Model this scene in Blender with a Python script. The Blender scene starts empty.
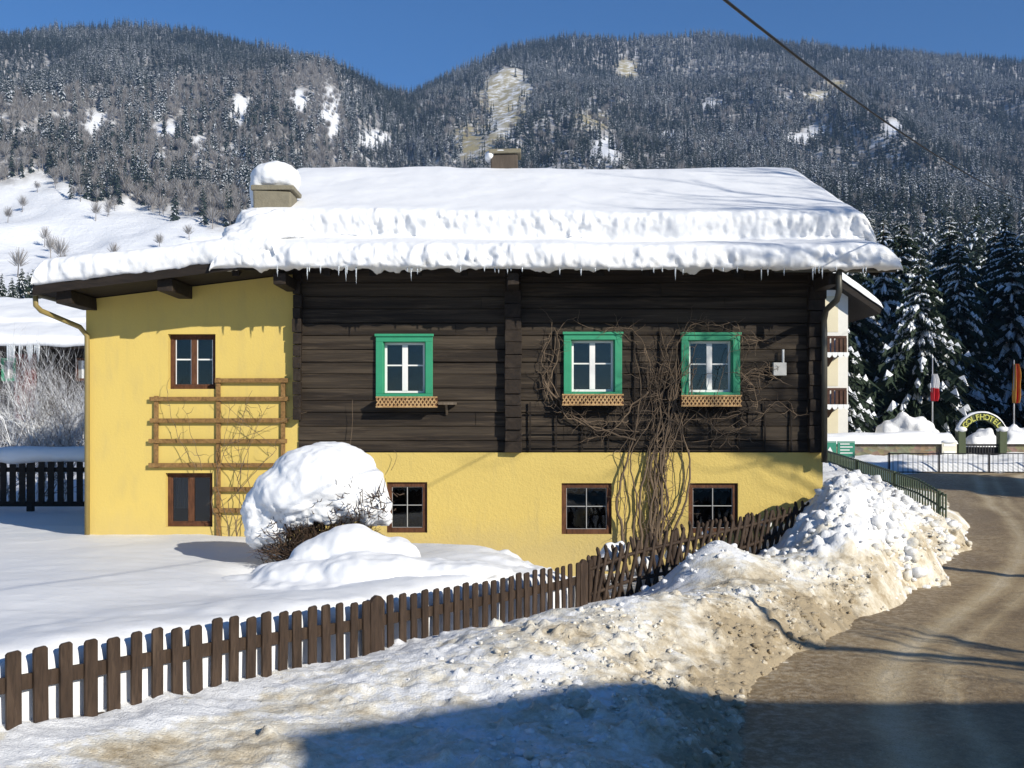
import bpy, bmesh, math, random
import numpy as np
from mathutils import Vector, Matrix, noise as mnoise

R = math.radians
rnd = random.Random(7)
rng = np.random.default_rng(11)
scene = bpy.context.scene
COL = scene.collection
CAMZ = 2.7
F = 1000.0
HOR = 420.0
SUN_EL, SUN_AZ = R(26), R(135)          # azimuth from +Y towards +X
SUN = Vector((math.sin(SUN_AZ) * math.cos(SUN_EL), math.cos(SUN_AZ) * math.cos(SUN_EL), math.sin(SUN_EL)))

def at(px, py, Y):
    """measured point of the photograph at depth Y (metres)"""
    return Vector(((px - 512) * Y / F, Y, CAMZ + (HOR - py) * Y / F))
def wx(px, Y=18.0): return (px - 512) * Y / F
def wz(py, Y=18.0): return CAMZ + (HOR - py) * Y / F

# ------------------------------------------------------------------ numpy noise
def _h(ix, iy, seed):
    n = (ix.astype(np.int64) * 374761393 + iy.astype(np.int64) * 668265263 + seed * 974634721) & 0xffffffff
    n = ((n ^ (n >> 13)) * 1274126177) & 0xffffffff
    n = n ^ (n >> 16)
    return (n & 0xffff) / 65535.0
def vnoise(x, y, seed=0):
    x = np.asarray(x, float); y = np.asarray(y, float)
    ix = np.floor(x); iy = np.floor(y); fx = x - ix; fy = y - iy
    ux = fx * fx * fx * (fx * (fx * 6 - 15) + 10); uy = fy * fy * fy * (fy * (fy * 6 - 15) + 10)
    a = _h(ix, iy, seed); b = _h(ix + 1, iy, seed); c = _h(ix, iy + 1, seed); d = _h(ix + 1, iy + 1, seed)
    return (a * (1 - ux) + b * ux) * (1 - uy) + (c * (1 - ux) + d * ux) * uy
def fbm(x, y, oct=4, seed=0, gain=.5):
    s = 0; a = 1; t = 0
    for o in range(oct):
        s = s + a * (vnoise(x * 2 ** o + o * 17.3, y * 2 ** o - o * 9.1, seed + o) * 2 - 1); t += a; a *= gain
    return s / t
def sstep(a, b, x):
    t = np.clip((np.asarray(x, float) - a) / (b - a), 0, 1)
    return t * t * (3 - 2 * t)
class TPS:
    def __init__(s, pts, smooth=0.002):
        p = np.array(pts, float); s.p = p[:, :2]; n = len(p)
        d = np.linalg.norm(s.p[:, None] - s.p[None], axis=2)
        K = np.where(d > 0, d * d * np.log(d + 1e-12), 0) + np.eye(n) * smooth * n
        P = np.c_[np.ones(n), s.p]
        A = np.zeros((n + 3, n + 3)); A[:n, :n] = K; A[:n, n:] = P; A[n:, :n] = P.T
        s.w = np.linalg.solve(A, np.r_[p[:, 2], 0, 0, 0])
    def __call__(s, x, y):
        sh = np.shape(x); x = np.ravel(x); y = np.ravel(y); out = np.full(len(x), s.w[-3]) + s.w[-2] * x + s.w[-1] * y
        for i, (a, b) in enumerate(s.p):
            r2 = (x - a) ** 2 + (y - b) ** 2
            out += s.w[i] * .5 * r2 * np.log(r2 + 1e-12)
        return out.reshape(sh)

# ------------------------------------------------------------------ materials
class NT:
    def __init__(s, name):
        m = bpy.data.materials.new(name); m.use_nodes = True
        s.m = m; s.t = m.node_tree; s.n = s.t.nodes; s.l = s.t.links
        s.b = s.n['Principled BSDF']; s.out = s.n['Material Output']
        s.tc = s.n.new('ShaderNodeTexCoord')
    def node(s, typ, **kw):
        n = s.n.new(typ)
        for k, v in kw.items():
            if k in n.bl_rna.properties: setattr(n, k, v)
        return n
    def set(s, sock, v):
        if isinstance(v, bpy.types.NodeSocket): s.l.new(v, sock)
        elif isinstance(v, (tuple, list)) and len(v) == 3 and sock.type == 'RGBA': sock.default_value = (*v, 1)
        else: sock.default_value = v
    def coord(s, scale=(1, 1, 1), rot=(0, 0, 0), src='Object'):
        mp = s.node('ShaderNodeMapping'); mp.inputs['Scale'].default_value = scale; mp.inputs['Rotation'].default_value = rot
        s.l.new(s.tc.outputs[src], mp.inputs['Vector']); return mp.outputs[0]
    def noise(s, scale=5, detail=4, rough=.55, vec=None, dist=0.0):
        n = s.node('ShaderNodeTexNoise'); n.inputs['Scale'].default_value = scale; n.inputs['Detail'].default_value = detail
        n.inputs['Roughness'].default_value = rough; n.inputs['Distortion'].default_value = dist
        s.l.new(vec if vec else s.tc.outputs['Object'], n.inputs['Vector']); return n.outputs['Fac']
    def vor(s, scale=5, vec=None, feature='F1', out='Distance'):
        n = s.node('ShaderNodeTexVoronoi', feature=feature); n.inputs['Scale'].default_value = scale
        s.l.new(vec if vec else s.tc.outputs['Object'], n.inputs['Vector']); return n.outputs[out]
    def ramp(s, fac, stops):
        r = s.node('ShaderNodeValToRGB'); e = r.color_ramp.elements
        while len(e) < len(stops): e.new(.5)
        for i, (p, c) in enumerate(stops):
            e[i].position = p; e[i].color = (c, c, c, 1) if isinstance(c, (int, float)) else (*c, 1)
        s.set(r.inputs['Fac'], fac); return r.outputs['Color']
    def mix(s, fac, a, b, blend='MIX'):
        m = s.node('ShaderNodeMix', data_type='RGBA', blend_type=blend)
        s.set(m.inputs[0], fac); s.set(m.inputs[6], a); s.set(m.inputs[7], b); return m.outputs[2]
    def math(s, op, a, b=0.0, c=None, clamp=False):
        m = s.node('ShaderNodeMath', operation=op, use_clamp=clamp); s.set(m.inputs[0], a); s.set(m.inputs[1], b)
        if c is not None: s.set(m.inputs[2], c)
        return m.outputs[0]
    def attr(s, name):
        a = s.node('ShaderNodeAttribute'); a.attribute_name = name; return a.outputs['Fac']
    def info_rand(s): return s.node('ShaderNodeObjectInfo').outputs['Random']
    def nz(s):
        g = s.node('ShaderNodeNewGeometry'); x = s.node('ShaderNodeSeparateXYZ'); s.l.new(g.outputs['Normal'], x.inputs[0]); return x.outputs['Z']
    def bump(s, h, strength=.5, dist=.02, prev=None):
        b = s.node('ShaderNodeBump'); b.inputs['Strength'].default_value = strength; b.inputs['Distance'].default_value = dist
        s.l.new(h, b.inputs['Height'])
        if prev: s.l.new(prev, b.inputs['Normal'])
        return b.outputs[0]
    def fin(s, col, rough=.7, bump=None, **kw):
        s.set(s.b.inputs['Base Color'], col); s.set(s.b.inputs['Roughness'], rough)
        if bump is not None: s.l.new(bump, s.b.inputs['Normal'])
        for k, v in kw.items(): s.set(s.b.inputs[k.replace('_', ' ')], v)
        return s.m
M = {}
SNOW = (.77, .775, .785)
def make_materials():
    t = NT('snow'); n1 = t.noise(2.2, 5); n2 = t.noise(45, 3, .6)
    col = t.mix(t.math('MULTIPLY', n1, .5), SNOW, (.71, .722, .745))
    b = t.bump(n2, .25, .012); b = t.bump(n1, .35, .05, b)
    M['snow'] = t.fin(col, .55, b, Specular_IOR_Level=.3)
    t = NT('rough_snow'); n1 = t.noise(7, 6, .65); n2 = t.noise(38, 4, .65)
    b = t.bump(n2, .45, .02); b = t.bump(n1, .6, .06, b)
    M['rough_snow'] = t.fin(t.mix(n1, (.80, .80, .79), SNOW), .6, b, Specular_IOR_Level=.25)
    # ploughed bank: attribute dirt
    t = NT('bank_snow'); d = t.attr('dirt'); n1 = t.noise(3.0, 6, .6); n2 = t.noise(14, 6, .7); n3 = t.noise(55, 3, .6)
    f = t.math('ADD', d, t.math('MULTIPLY', t.math('SUBTRACT', n1, .5), 1.5)); f = t.math('ADD', f, t.math('MULTIPLY', t.math('SUBTRACT', n2, .5), .9))
    col = t.ramp(f, [(.20, SNOW), (.42, (.71, .675, .59)), (.70, (.56, .49, .37)), (1.0, (.36, .29, .19))])
    grit = t.ramp(t.noise(90, 2, .7), [(.60, 0.0), (.70, 1.0)])
    gl = t.math('MULTIPLY', grit, t.math('MULTIPLY', t.ramp(f, [(.2, 0.0), (.8, 1.0)]), .55))
    col = t.mix(gl, col, (.12, .10, .08))
    b = t.bump(n3, .6, .02); b = t.bump(n2, .45, .05, b)
    M['bank'] = t.fin(col, .7, b, Specular_IOR_Level=.25)
    # road
    t = NT('road_surface'); w = t.attr('rut'); n1 = t.noise(1.2, 5, .6); n2 = t.noise(9, 6, .65); n3 = t.noise(60, 3, .7)
    f = t.math('ADD', t.math('MULTIPLY', n1, .5), t.math('MULTIPLY', n2, .5)); f = t.math('ADD', f, t.math('MULTIPLY', w, .55))
    col = t.ramp(f, [(.30, (.205, .142, .070)), (.46, (.33, .242, .128)), (.64, (.44, .34, .195)), (.9, (.56, .47, .32))])
    wh = t.math('MULTIPLY', t.math('MULTIPLY', t.attr('edge'), .55), t.ramp(n2, [(.46, 0.0), (.70, 1.0)]))
    col = t.mix(wh, col, (.52, .46, .37))
    col = t.mix(t.math('MULTIPLY', t.ramp(n3, [(.52, 0.0), (.68, 1.0)]), .6), col, (.10, .075, .05)); n5 = t.noise(28, 4, .7); col = t.mix(t.math('MULTIPLY', t.ramp(n5, [(.55, 0.0), (.75, 1.0)]), .5), col, (.58, .50, .38))
    b = t.bump(n3, .6, .015); b = t.bump(n2, .6, .03, b); b = t.bump(w, .5, .05, b)
    M['road'] = t.fin(col, .6, b)
    # yellow render
    t = NT('yellow_render'); n1 = t.noise(1.3, 5); n2 = t.noise(22, 5, .65); n3 = t.noise(70, 2); n4 = t.noise(3.2, 3, .6, t.coord((1.5, 1.5, .5)))
    col = t.mix(t.math('MULTIPLY', n1, .8), (.62, .465, .135), (.56, .415, .115))
    col = t.mix(t.math('MULTIPLY', t.ramp(n4, [(.5, 0.0), (.85, 1.0)]), .45), col, (.43, .335, .14))
    zz = t.node('ShaderNodeSeparateXYZ'); t.l.new(t.tc.outputs['Object'], zz.inputs[0]); sp = t.ramp(t.math('ADD', t.math('MULTIPLY', zz.outputs['Z'], .55), t.math('MULTIPLY', n4, .5)), [(.50, 1.0), (.85, 0.0)])
    col = t.mix(t.math('MULTIPLY', sp, .4), col, (.40, .33, .17))
    st = t.ramp(t.noise(3.5, 5, .7, t.coord((1.6, 1, .12))), [(.56, 0.0), (.72, 1.0)]); col = t.mix(t.math('MULTIPLY', st, .22), col, (.36, .29, .15))
    b = t.bump(n3, .3, .004); b = t.bump(n2, .4, .010, b)
    M['yellow'] = t.fin(col, .85, b, Specular_IOR_Level=.2)
    t = NT('yellow_rough_render'); n1 = t.noise(1.3, 5); n2 = t.noise(16, 5, .7); n3 = t.vor(30)
    col = t.mix(t.math('MULTIPLY', n1, .8), (.60, .455, .14), (.53, .395, .12))
    zc = t.node('ShaderNodeSeparateXYZ'); t.l.new(t.tc.outputs['Object'], zc.inputs[0])
    sp = t.ramp(t.math('ADD', t.math('MULTIPLY', zc.outputs['Z'], .6), t.math('MULTIPLY', t.noise(2.5, 5, .6), .5)), [(.50, 1.0), (.85, 0.0)]); col = t.mix(t.math('MULTIPLY', sp, .5), col, (.38, .31, .16))
    st = t.ramp(t.noise(4, 5, .7, t.coord((1.6, 1, .15))), [(.56, 0.0), (.72, 1.0)]); col = t.mix(t.math('MULTIPLY', st, .25), col, (.34, .28, .14))
    b = t.bump(n3, .3, .008); b = t.bump(n2, .6, .020, b)
    M['yellow_rough'] = t.fin(col, .85, b, Specular_IOR_Level=.2)
    # weathered timber, grain along X
    def wood(name, c1, c2, c3, stretch, sc=1.0, rough=.75, bd=.012):
        t = NT(name); v = t.coord(stretch); n1 = t.noise(6 * sc, 6, .65, v, .6); n2 = t.noise(24 * sc, 4, .6, v); n3 = t.noise(1.1, 4)
        col = t.ramp(n1, [(.3, c1), (.52, c2), (.75, c3)])
        col = t.mix(t.math('MULTIPLY', t.ramp(n2, [(.35, 1.0), (.55, 0.0)]), .6), col, tuple(x * .35 for x in c1))
        col = t.mix(t.math('MULTIPLY', n3, .6), col, tuple(x * .6 for x in c2))
        if name == 'log_wood':
            n6 = t.noise(1.0, 3, .7, t.coord((.16, 1, 4.4))); col = t.mix(t.math('MULTIPLY', t.ramp(n6, [(.45, 0.0), (.70, 1.0)]), .5), col, (.105, .080, .054)); col = t.mix(t.math('MULTIPLY', t.ramp(n6, [(.30, 1.0), (.46, 0.0)]), .65), col, (.012, .008, .005))
        b = t.bump(n2, .6, bd * .5); b = t.bump(n1, .7, bd, b)
        return t.fin(col, rough, b, Specular_IOR_Level=.3)
    M['log'] = wood('log_wood', (.009, .0058, .0035), (.025, .0165, .0100), (.105, .078, .052), (.11, 1, 2.0), 1.25)
    M['log_end'] = wood('log_end_wood', (.012, .008, .005), (.026, .017, .011), (.055, .04, .027), (1, 1, 1))
    M['dark_wood'] = wood('dark_wood', (.010, .0065, .004), (.018, .012, .008), (.03, .021, .014), (.2, 1, 1))
    M['picket'] = wood('picket_wood', (.026, .016, .010), (.058, .036, .023), (.11, .075, .05), (1, 1, .16), 1.6)
    M['trellis'] = wood('trellis_wood', (.16, .085, .03), (.27, .15, .05), (.36, .22, .09), (1, 1, 1), 1.2)
    M['lattice_box'] = wood('box_wood', (.30, .165, .07), (.52, .33, .15), (.62, .44, .24), (1, 1, 1), 1.2)
    M['brown_frame'] = wood('brown_frame', (.06, .022, .010), (.115, .045, .02), (.17, .08, .04), (1, 1, .3), 1.2)
    M['grey_pole'] = wood('pole_wood', (.10, .075, .05), (.16, .125, .09), (.22, .18, .14), (1, 1, .1), 1)
    M['balcony'] = wood('balcony_wood', (.05, .022, .012), (.085, .038, .022), (.12, .06, .04), (.3, 1, 1))
    M['red_wood'] = wood('red_wood', (.11, .02, .016), (.16, .035, .028), (.2, .05, .04), (1, 1, .3))
    def bark(name, c1, c2):
        t = NT(name); n = t.noise(9, 5, .65, t.coord((1, 1, .3))); return t.fin(t.mix(n, c1, c2), .85, t.bump(n, .7, .02))
    M['bark'] = bark('bark', (.03, .022, .016), (.11, .085, .065))
    M['vine'] = bark('vine_bark', (.055, .036, .022), (.20, .142, .092))
    M['twig'] = bark('twig_bark', (.03, .018, .012), (.11, .065, .036))
    def plain(name, c, rough=.5, var=.15, metal=0.0, sc=6, bd=.004):
        t = NT(name); n = t.noise(sc, 5, .6); c2 = tuple(x * (1 - var) for x in c)
        return t.fin(t.mix(n, c, c2), rough, t.bump(t.noise(sc * 6, 3), .3, bd), Metallic=metal)
    t = NT('green_paint'); n = t.noise(5, 5, .65); n2 = t.noise(40, 4, .7, t.coord((1, 1, .4)))
    c = t.mix(n, (.026, .30, .15), (.016, .20, .10)); c = t.mix(t.math('MULTIPLY', t.ramp(n2, [(.60, 0.0), (.70, 1.0)]), .55), c, (.16, .22, .15)); M['green_paint'] = t.fin(c, .55, t.bump(n2, .4, .004))
    M['white_paint'] = plain('white_paint', (.78, .78, .76), .45, .12)
    M['pipe'] = plain('pipe_metal', (.085, .082, .068), .5, .35, .4)
    M['yellow_pipe'] = plain('painted_pipe', (.30, .225, .075), .5, .35)
    M['stone'] = plain('chimney_stone', (.27, .24, .17), .9, .6, 0, 5, .04)
    M['white_render'] = plain('white_render', (.76, .74, .68), .85, .12, 0, 3)
    M['cream_render'] = plain('cream_render', (.70, .63, .45), .85, .12, 0, 3)
    M['black_metal'] = plain('black_metal', (.02, .02, .022), .45, .3, .3)
    M['green_rail'] = plain('green_metal', (.055, .085, .045), .6, .5)
    M['sign_green'] = plain('sign_green', (.03, .22, .14), .4, .15)
    M['sign_cream'] = plain('sign_cream', (.72, .68, .55), .5, .15)
    M['flag_white'] = plain('flag_white', (.8, .8, .8), .8, .05)
    M['flag_red'] = plain('flag_red', (.55, .02, .03), .8, .15)
    M['flag_gold'] = plain('flag_gold', (.45, .22, .03), .8, .15)
    M['pole_metal'] = plain('pole_metal', (.55, .56, .58), .4, .1, .6)
    M['letter'] = plain('letter_yellow', (.46, .46, .09), .5, .1)
    M['arch_green'] = plain('arch_green', (.05, .07, .025), .7, .4)
    M['cable'] = plain('cable_rubber', (.012, .012, .012), .5, .1)
    M['grey_metal'] = plain('grey_metal', (.42, .42, .41), .5, .15, .2)
    M['curtain'] = plain('curtain_lace', (.30, .30, .29), .9, .4)
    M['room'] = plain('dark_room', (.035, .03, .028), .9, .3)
    t = NT('stone_wall'); v = t.vor(3.2, t.coord((1, 1, 1.8))); vc = t.vor(3.2, t.coord((1, 1, 1.8)), out='Color')
    col = t.mix(.55, t.ramp(t.noise(5, 5), [(.3, (.12, .095, .06)), (.7, (.30, .25, .17))]), vc, 'MULTIPLY')
    col = t.mix(.4, col, (.24, .2, .14)); M['stone_wall'] = t.fin(col, .9, t.bump(v, .8, .05))
    # glass: thin pane, fresnel reflection over clear transmission
    t = NT('window_glass'); tr = t.node('ShaderNodeBsdfTransparent'); tr.inputs[0].default_value = (.62, .66, .68, 1)
    gl = t.node('ShaderNodeBsdfGlossy'); gl.inputs['Roughness'].default_value = .03
    t.l.new(t.bump(t.noise(2.5, 2), .08, .02), gl.inputs['Normal'])
    fr = t.node('ShaderNodeFresnel'); fr.inputs['IOR'].default_value = 1.6
    mx = t.node('ShaderNodeMixShader'); t.l.new(t.math('MULTIPLY', fr.outputs[0], 1.0, clamp=True), mx.inputs[0]); t.l.new(tr.outputs[0], mx.inputs[1]); t.l.new(gl.outputs[0], mx.inputs[2])
    t.l.new(mx.outputs[0], t.out.inputs['Surface']); M['glass'] = t.m
    t = NT('ice'); M['ice'] = t.fin((.85, .9, .95), .12, None, Transmission_Weight=.6, IOR=1.31)
    # foliage
    def needles(name, c1, c2):
        t = NT(name); n = t.noise(1.3, 3); r = t.info_rand(); col = t.mix(n, c1, c2)
        col = t.mix(t.math('MULTIPLY', r, .6), col, tuple(x * .55 for x in c2)); return t.fin(col, .7, None, Specular_IOR_Level=.2)
    M['needles'] = needles('spruce_needles', (.020, .034, .022), (.038, .058, .034))
    M['far_needles'] = needles('far_needles', (.028, .043, .033), (.058, .078, .055))
    t = NT('crown_snow'); M['crown_snow'] = t.fin(t.mix(t.noise(3, 3), (.82, .84, .87), (.70, .73, .78)), .7)
    t = NT('far_snow'); M['far_snow'] = t.fin((.60, .62, .66), .8)
    t = NT('far_frost'); M['far_frost'] = t.fin((.42, .42, .43), .9)
    t = NT('bare_twigs_far'); r = t.info_rand(); M['far_twigs'] = t.fin(t.mix(r, (.15, .13, .112), (.26, .235, .21)), .9)
    t = NT('frosted_twigs'); n = t.noise(9, 4, .7); up = t.math('ADD', t.math('MULTIPLY', t.nz(), .45), n)
    M['frost'] = t.fin(t.mix(t.ramp(up, [(.36, 0.0), (.60, 1.0)]), (.12, .10, .082), (.80, .815, .84)), .8)
    # mountain ground
    t = NT('mountain_ground'); w = t.attr('wood'); g = t.attr('grass'); n1 = t.noise(.012, 6, .65); n2 = t.noise(.09, 6, .7)
    f = t.math('MULTIPLY', w, t.ramp(n2, [(.30, 0.0), (.52, 1.0)])); col = t.mix(f, (.80, .81, .83), (.165, .145, .125))
    f2 = t.math('MULTIPLY', g, t.ramp(n2, [(.40, 0.0), (.55, 1.0)])); col = t.mix(f2, col, (.34, .285, .14))
    M['mountain'] = t.fin(col, .85, t.bump(n2, .6, 3.0))
make_materials()

# ------------------------------------------------------------------ mesh building
class MB:
    def __init__(s): s.v = []; s.f = []; s.mi = []; s.cur = 0
    def add(s, vs, fs):
        o = len(s.v); s.v += [tuple(p) for p in vs]; s.f += [tuple(i + o for i in f) for f in fs]; s.mi += [s.cur] * len(fs)
    def box(s, x0, x1, y0, y1, z0, z1, jit=0.0):
        j = lambda: rnd.uniform(-jit, jit) if jit else 0
        vs = [(x + j(), y + j(), z + j()) for z in (z0, z1) for x, y in ((x0, y0), (x1, y0), (x1, y1), (x0, y1))]
        s.add(vs, [(3, 2, 1, 0), (4, 5, 6, 7), (0, 1, 5, 4), (1, 2, 6, 5), (2, 3, 7, 6), (3, 0, 4, 7)])
    def obox(s, c, ax, ay, az):
        """oriented box: centre and three half-axis vectors"""
        c, ax, ay, az = map(Vector, (c, ax, ay, az))
        vs = [c + sx * ax + sy * ay + sz * az for sz in (-1, 1) for sx, sy in ((-1, -1), (1, -1), (1, 1), (-1, 1))]
        s.add(vs, [(3, 2, 1, 0), (4, 5, 6, 7), (0, 1, 5, 4), (1, 2, 6, 5), (2, 3, 7, 6), (3, 0, 4, 7)])
    def prism(s, poly, off):
        n = len(poly); off = Vector(off); vs = [Vector(p) for p in poly]; vs += [p + off for p in vs]
        s.add(vs, [tuple(range(n - 1, -1, -1)), tuple(range(n, 2 * n))] + [(i, (i + 1) % n, n + (i + 1) % n, n + i) for i in range(n)])
    def tube(s, pts, rad, n=6, cap=True):
        pts = [Vector(p) for p in pts]; k = len(pts)
        if not isinstance(rad, (list, tuple)): rad = [rad] * k
        ref = None; vs = []
        for i, p in enumerate(pts):
            d = (pts[min(i + 1, k - 1)] - pts[max(i - 1, 0)])
            d = d.normalized() if d.length > 1e-9 else Vector((0, 0, 1))
            if ref is None: ref = d.orthogonal().normalized()
            ref = (ref - d * ref.dot(d)); ref = ref.normalized() if ref.length > 1e-6 else d.orthogonal().normalized()
            b = d.cross(ref)
            for j in range(n):
                a = 2 * math.pi * j / n; vs.append(p + (ref * math.cos(a) + b * math.sin(a)) * rad[i])
        fs = [(i * n + j, i * n + (j + 1) % n, (i + 1) * n + (j + 1) % n, (i + 1) * n + j) for i in range(k - 1) for j in range(n)]
        if cap: fs += [tuple(range(n - 1, -1, -1)), tuple(range((k - 1) * n, k * n))]
        s.add(vs, fs)
    def build(s, name, mats, parent=None, smooth=False, bevel=0.0, attrs=None):
        loc = world_loc(parent); me = bpy.data.meshes.new(name)
        me.from_pydata([(p[0] - loc.x, p[1] - loc.y, p[2] - loc.z) for p in s.v], [], s.f)
        return link_mesh(name, me, mats, parent, smooth, bevel, s.mi if len(set(s.mi)) > 1 else None)
def link_mesh(name, me, mats, parent=None, smooth=False, bevel=0.0, mi=None):
    for m in (mats if isinstance(mats, (list, tuple)) else [mats]): me.materials.append(M[m])
    if mi: me.polygons.foreach_set('material_index', mi)
    if smooth: me.polygons.foreach_set('use_smooth', [True] * len(me.polygons))
    me.update()
    o = bpy.data.objects.new(name, me); COL.objects.link(o)
    if parent: o.parent = parent
    if bevel:
        b = o.modifiers.new('bevel', 'BEVEL'); b.width = bevel; b.segments = 2; b.limit_method = 'ANGLE'; b.harden_normals = False
    return o
def world_loc(o):
    v = Vector((0, 0, 0))
    while o: v += o.location; o = o.parent
    return v
def grid_mesh(name, X, Y, Z, mat, parent=None, attrs=None, smooth=True, flip=False, mask=None):
    X = np.asarray(X, float); n, m = X.shape; loc = world_loc(parent)
    v = np.stack([X - loc.x, np.asarray(Y) - loc.y, np.asarray(Z) - loc.z], -1).reshape(-1, 3)
    i = np.arange((n - 1) * m).reshape(n - 1, m)[:, :-1]
    q = np.stack([i, i + 1, i + m + 1, i + m], -1).reshape(-1, 4)
    if flip: q = q[:, ::-1]
    if mask is not None: q = q[mask.reshape(-1)[q].any(1)]
    me = bpy.data.meshes.new(name); me.from_pydata(v.tolist(), [], q.tolist())
    for k, a in (attrs or {}).items():
        at_ = me.attributes.new(k, 'FLOAT', 'POINT'); at_.data.foreach_set('value', np.ravel(a).astype(np.float32))
    return link_mesh(name, me, mat, parent, smooth)
def tag(o, label=None, cat=None, group=None, kind=None):
    if label: o['label'] = label
    if cat: o['category'] = cat
    if group: o['group'] = group
    if kind: o['kind'] = kind
    return o
def thing(name, label, cat, loc=(0, 0, 0), group=None):
    o = bpy.data.objects.new(name, None); COL.objects.link(o); o.location = loc; o.empty_display_size = .3
    return tag(o, label, cat, group)
def copy_tree(o, loc, rz=0, sc=1.0, label=None):
    c = o.copy(); COL.objects.link(c); c.location = loc; c.rotation_euler = (0, 0, rz); c.scale = (sc, sc, sc) if not isinstance(sc, tuple) else sc
    if label: c['label'] = label
    for ch in o.children:
        d = ch.copy(); COL.objects.link(d); d.parent = c
        for g in ch.children:
            e = g.copy(); COL.objects.link(e); e.parent = d
    return c
def remesh(mb, voxel, disp=None, smooth_it=3):
    """voxel-remesh the shapes in mb and return a plain mesh"""
    me = bpy.data.meshes.new('tmp'); me.from_pydata(mb.v, [], mb.f); o = bpy.data.objects.new('tmp', me); COL.objects.link(o)
    r = o.modifiers.new('r', 'REMESH'); r.mode = 'VOXEL'; r.voxel_size = voxel
    s = o.modifiers.new('s', 'SMOOTH'); s.iterations = smooth_it; s.factor = .5
    dg = bpy.context.evaluated_depsgraph_get(); me2 = bpy.data.meshes.new_from_object(o.evaluated_get(dg))
    bpy.data.objects.remove(o); bpy.data.meshes.remove(me)
    if disp:
        for v in me2.vertices: v.co += v.normal * disp(v.co)
    return me2
def ball(mb, c, r, nu=14, nv=9):
    c = Vector(c); r = Vector(r) if hasattr(r, '__len__') else Vector((r, r, r))
    vs = [c + Vector((0, 0, -r.z))]
    for i in range(1, nv):
        th = math.pi * i / nv - math.pi / 2
        for j in range(nu):
            a = 2 * math.pi * j / nu; vs.append(c + Vector((r.x * math.cos(th) * math.cos(a), r.y * math.cos(th) * math.sin(a), r.z * math.sin(th))))
    vs.append(c + Vector((0, 0, r.z))); fs = [(0, 1 + (j + 1) % nu, 1 + j) for j in range(nu)]
    for i in range(nv - 2):
        for j in range(nu):
            a = 1 + i * nu; fs.append((a + j, a + (j + 1) % nu, a + nu + (j + 1) % nu, a + nu + j))
    a = 1 + (nv - 2) * nu; fs += [(a + j, a + (j + 1) % nu, len(vs) - 1) for j in range(nu)]
    mb.add(vs, fs)

# ================================================================== TERRAIN
COLPX = np.array([-500, -200, 0, 130, 200, 300, 350, 390, 410, 440, 500, 560, 690, 760, 830, 1024, 1250, 1600], float)
SKY = np.array([80, 48, 30, 20, 27, 52, 70, 88, 90, 72, 46, 34, 32, 33, 42, 57, 75, 110], float) + 7
LEFT = ([46, 60, 110, 200, 350, 600, 900, 1200, 1500], [452, 436, 395, 318, 245, 188, 122, 66, 25])
RIGHT = ([46, 60, 110, 200, 350, 600, 900, 1300, 1800], [452, 439, 412, 345, 280, 210, 150, 88, 40])
def terrain(X, Y):
    X = np.asarray(X, float); Y = np.asarray(Y, float)
    Yc = np.maximum(Y, 20.); px = 512 + F * X / Yc
    w = sstep(250, 560, px); ridge = 1500 + 300 * w
    fr = Yc / ridge
    pl = np.interp(fr, np.array(LEFT[0]) / 1500., LEFT[1]); pr = np.interp(fr, np.array(RIGHT[0]) / 1800., RIGHT[1])
    end = 25 + 15 * w; p = pl * (1 - w) + pr * w
    s = np.interp(px, COLPX, SKY)
    p = 440 + (p - 440) * np.where(p < 440, (440 - s) / (440 - end), 1.0)
    far = CAMZ + (HOR - p) * np.minimum(Yc, ridge) / F - np.maximum(Yc - ridge, 0) * .55
    amp = np.clip((Yc - 150) / 500, 0, 1)
    far = far + amp * (fbm(X / 210, Yc / 420, 5, 3) * 62 * sstep(0, 300, ridge - Yc) + fbm(X / 60, Yc / 90, 3, 9) * 6)
    near = -.16 + .66 * sstep(-6.5, -9.5, X) + sstep(28, 60, Y) * 1.2
    b = sstep(44, 62, Y)
    return near * (1 - b) + far * b
def imgpos(X, Y, Z): return 512 + F * X / Y, HOR - (Z - CAMZ) * F / Y

gx, gy = np.meshgrid(np.arange(-170, 170.1, 2.0), np.arange(-110, 122.1, 2.0))
tag(grid_mesh('ground', gx, gy, terrain(gx, gy), 'snow'), kind='structure')
uu, yy = np.meshgrid(np.linspace(-.95, .95, 300), np.concatenate([np.arange(116, 300, 6.), np.arange(300, 2080, 11.)]))
mx_ = uu * yy; mz = terrain(mx_, yy) - np.where(yy < 123, .25, 0)
mpx, mpy = imgpos(mx_, yy, mz)
CLEAR = [(95, 126, 14, 16), (240, 112, 11, 22), (331, 112, 9, 24), (333, 128, 7, 18), (510, 93, 22, 22), (500, 118, 12, 26), (604, 151, 14, 15), (625, 70, 9, 8), (672, 134, 16, 4), (800, 138, 22, 5), (815, 131, 12, 5), (836, 88, 13, 4), (820, 96, 12, 4),
         (160, 160, 9, 7), (165, 130, 16, 9), (25, 135, 15, 8), (375, 140, 14, 9), (230, 155, 12, 10), (60, 120, 22, 5), (300, 100, 12, 10), (200, 145, 10, 9), (712, 105, 10, 5), (893, 128, 10, 8)]
GRASS = [(505, 98, 28, 30), (478, 140, 26, 20), (627, 70, 13, 12), (836, 88, 18, 7), (818, 98, 16, 7), (590, 120, 20, 10)]
def ell(px, py, L, soft=.5):
    m = np.zeros_like(px)
    wob = fbm(px / 9., py / 7., 3, 51) * .55
    for (cx, cy, rx, ry) in L:
        d = ((px - cx) / rx) ** 2 + ((py - cy) / ry) ** 2 + wob
        m = np.maximum(m, 1 - sstep(1 - soft, 1 + soft, d))
    return m
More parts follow.
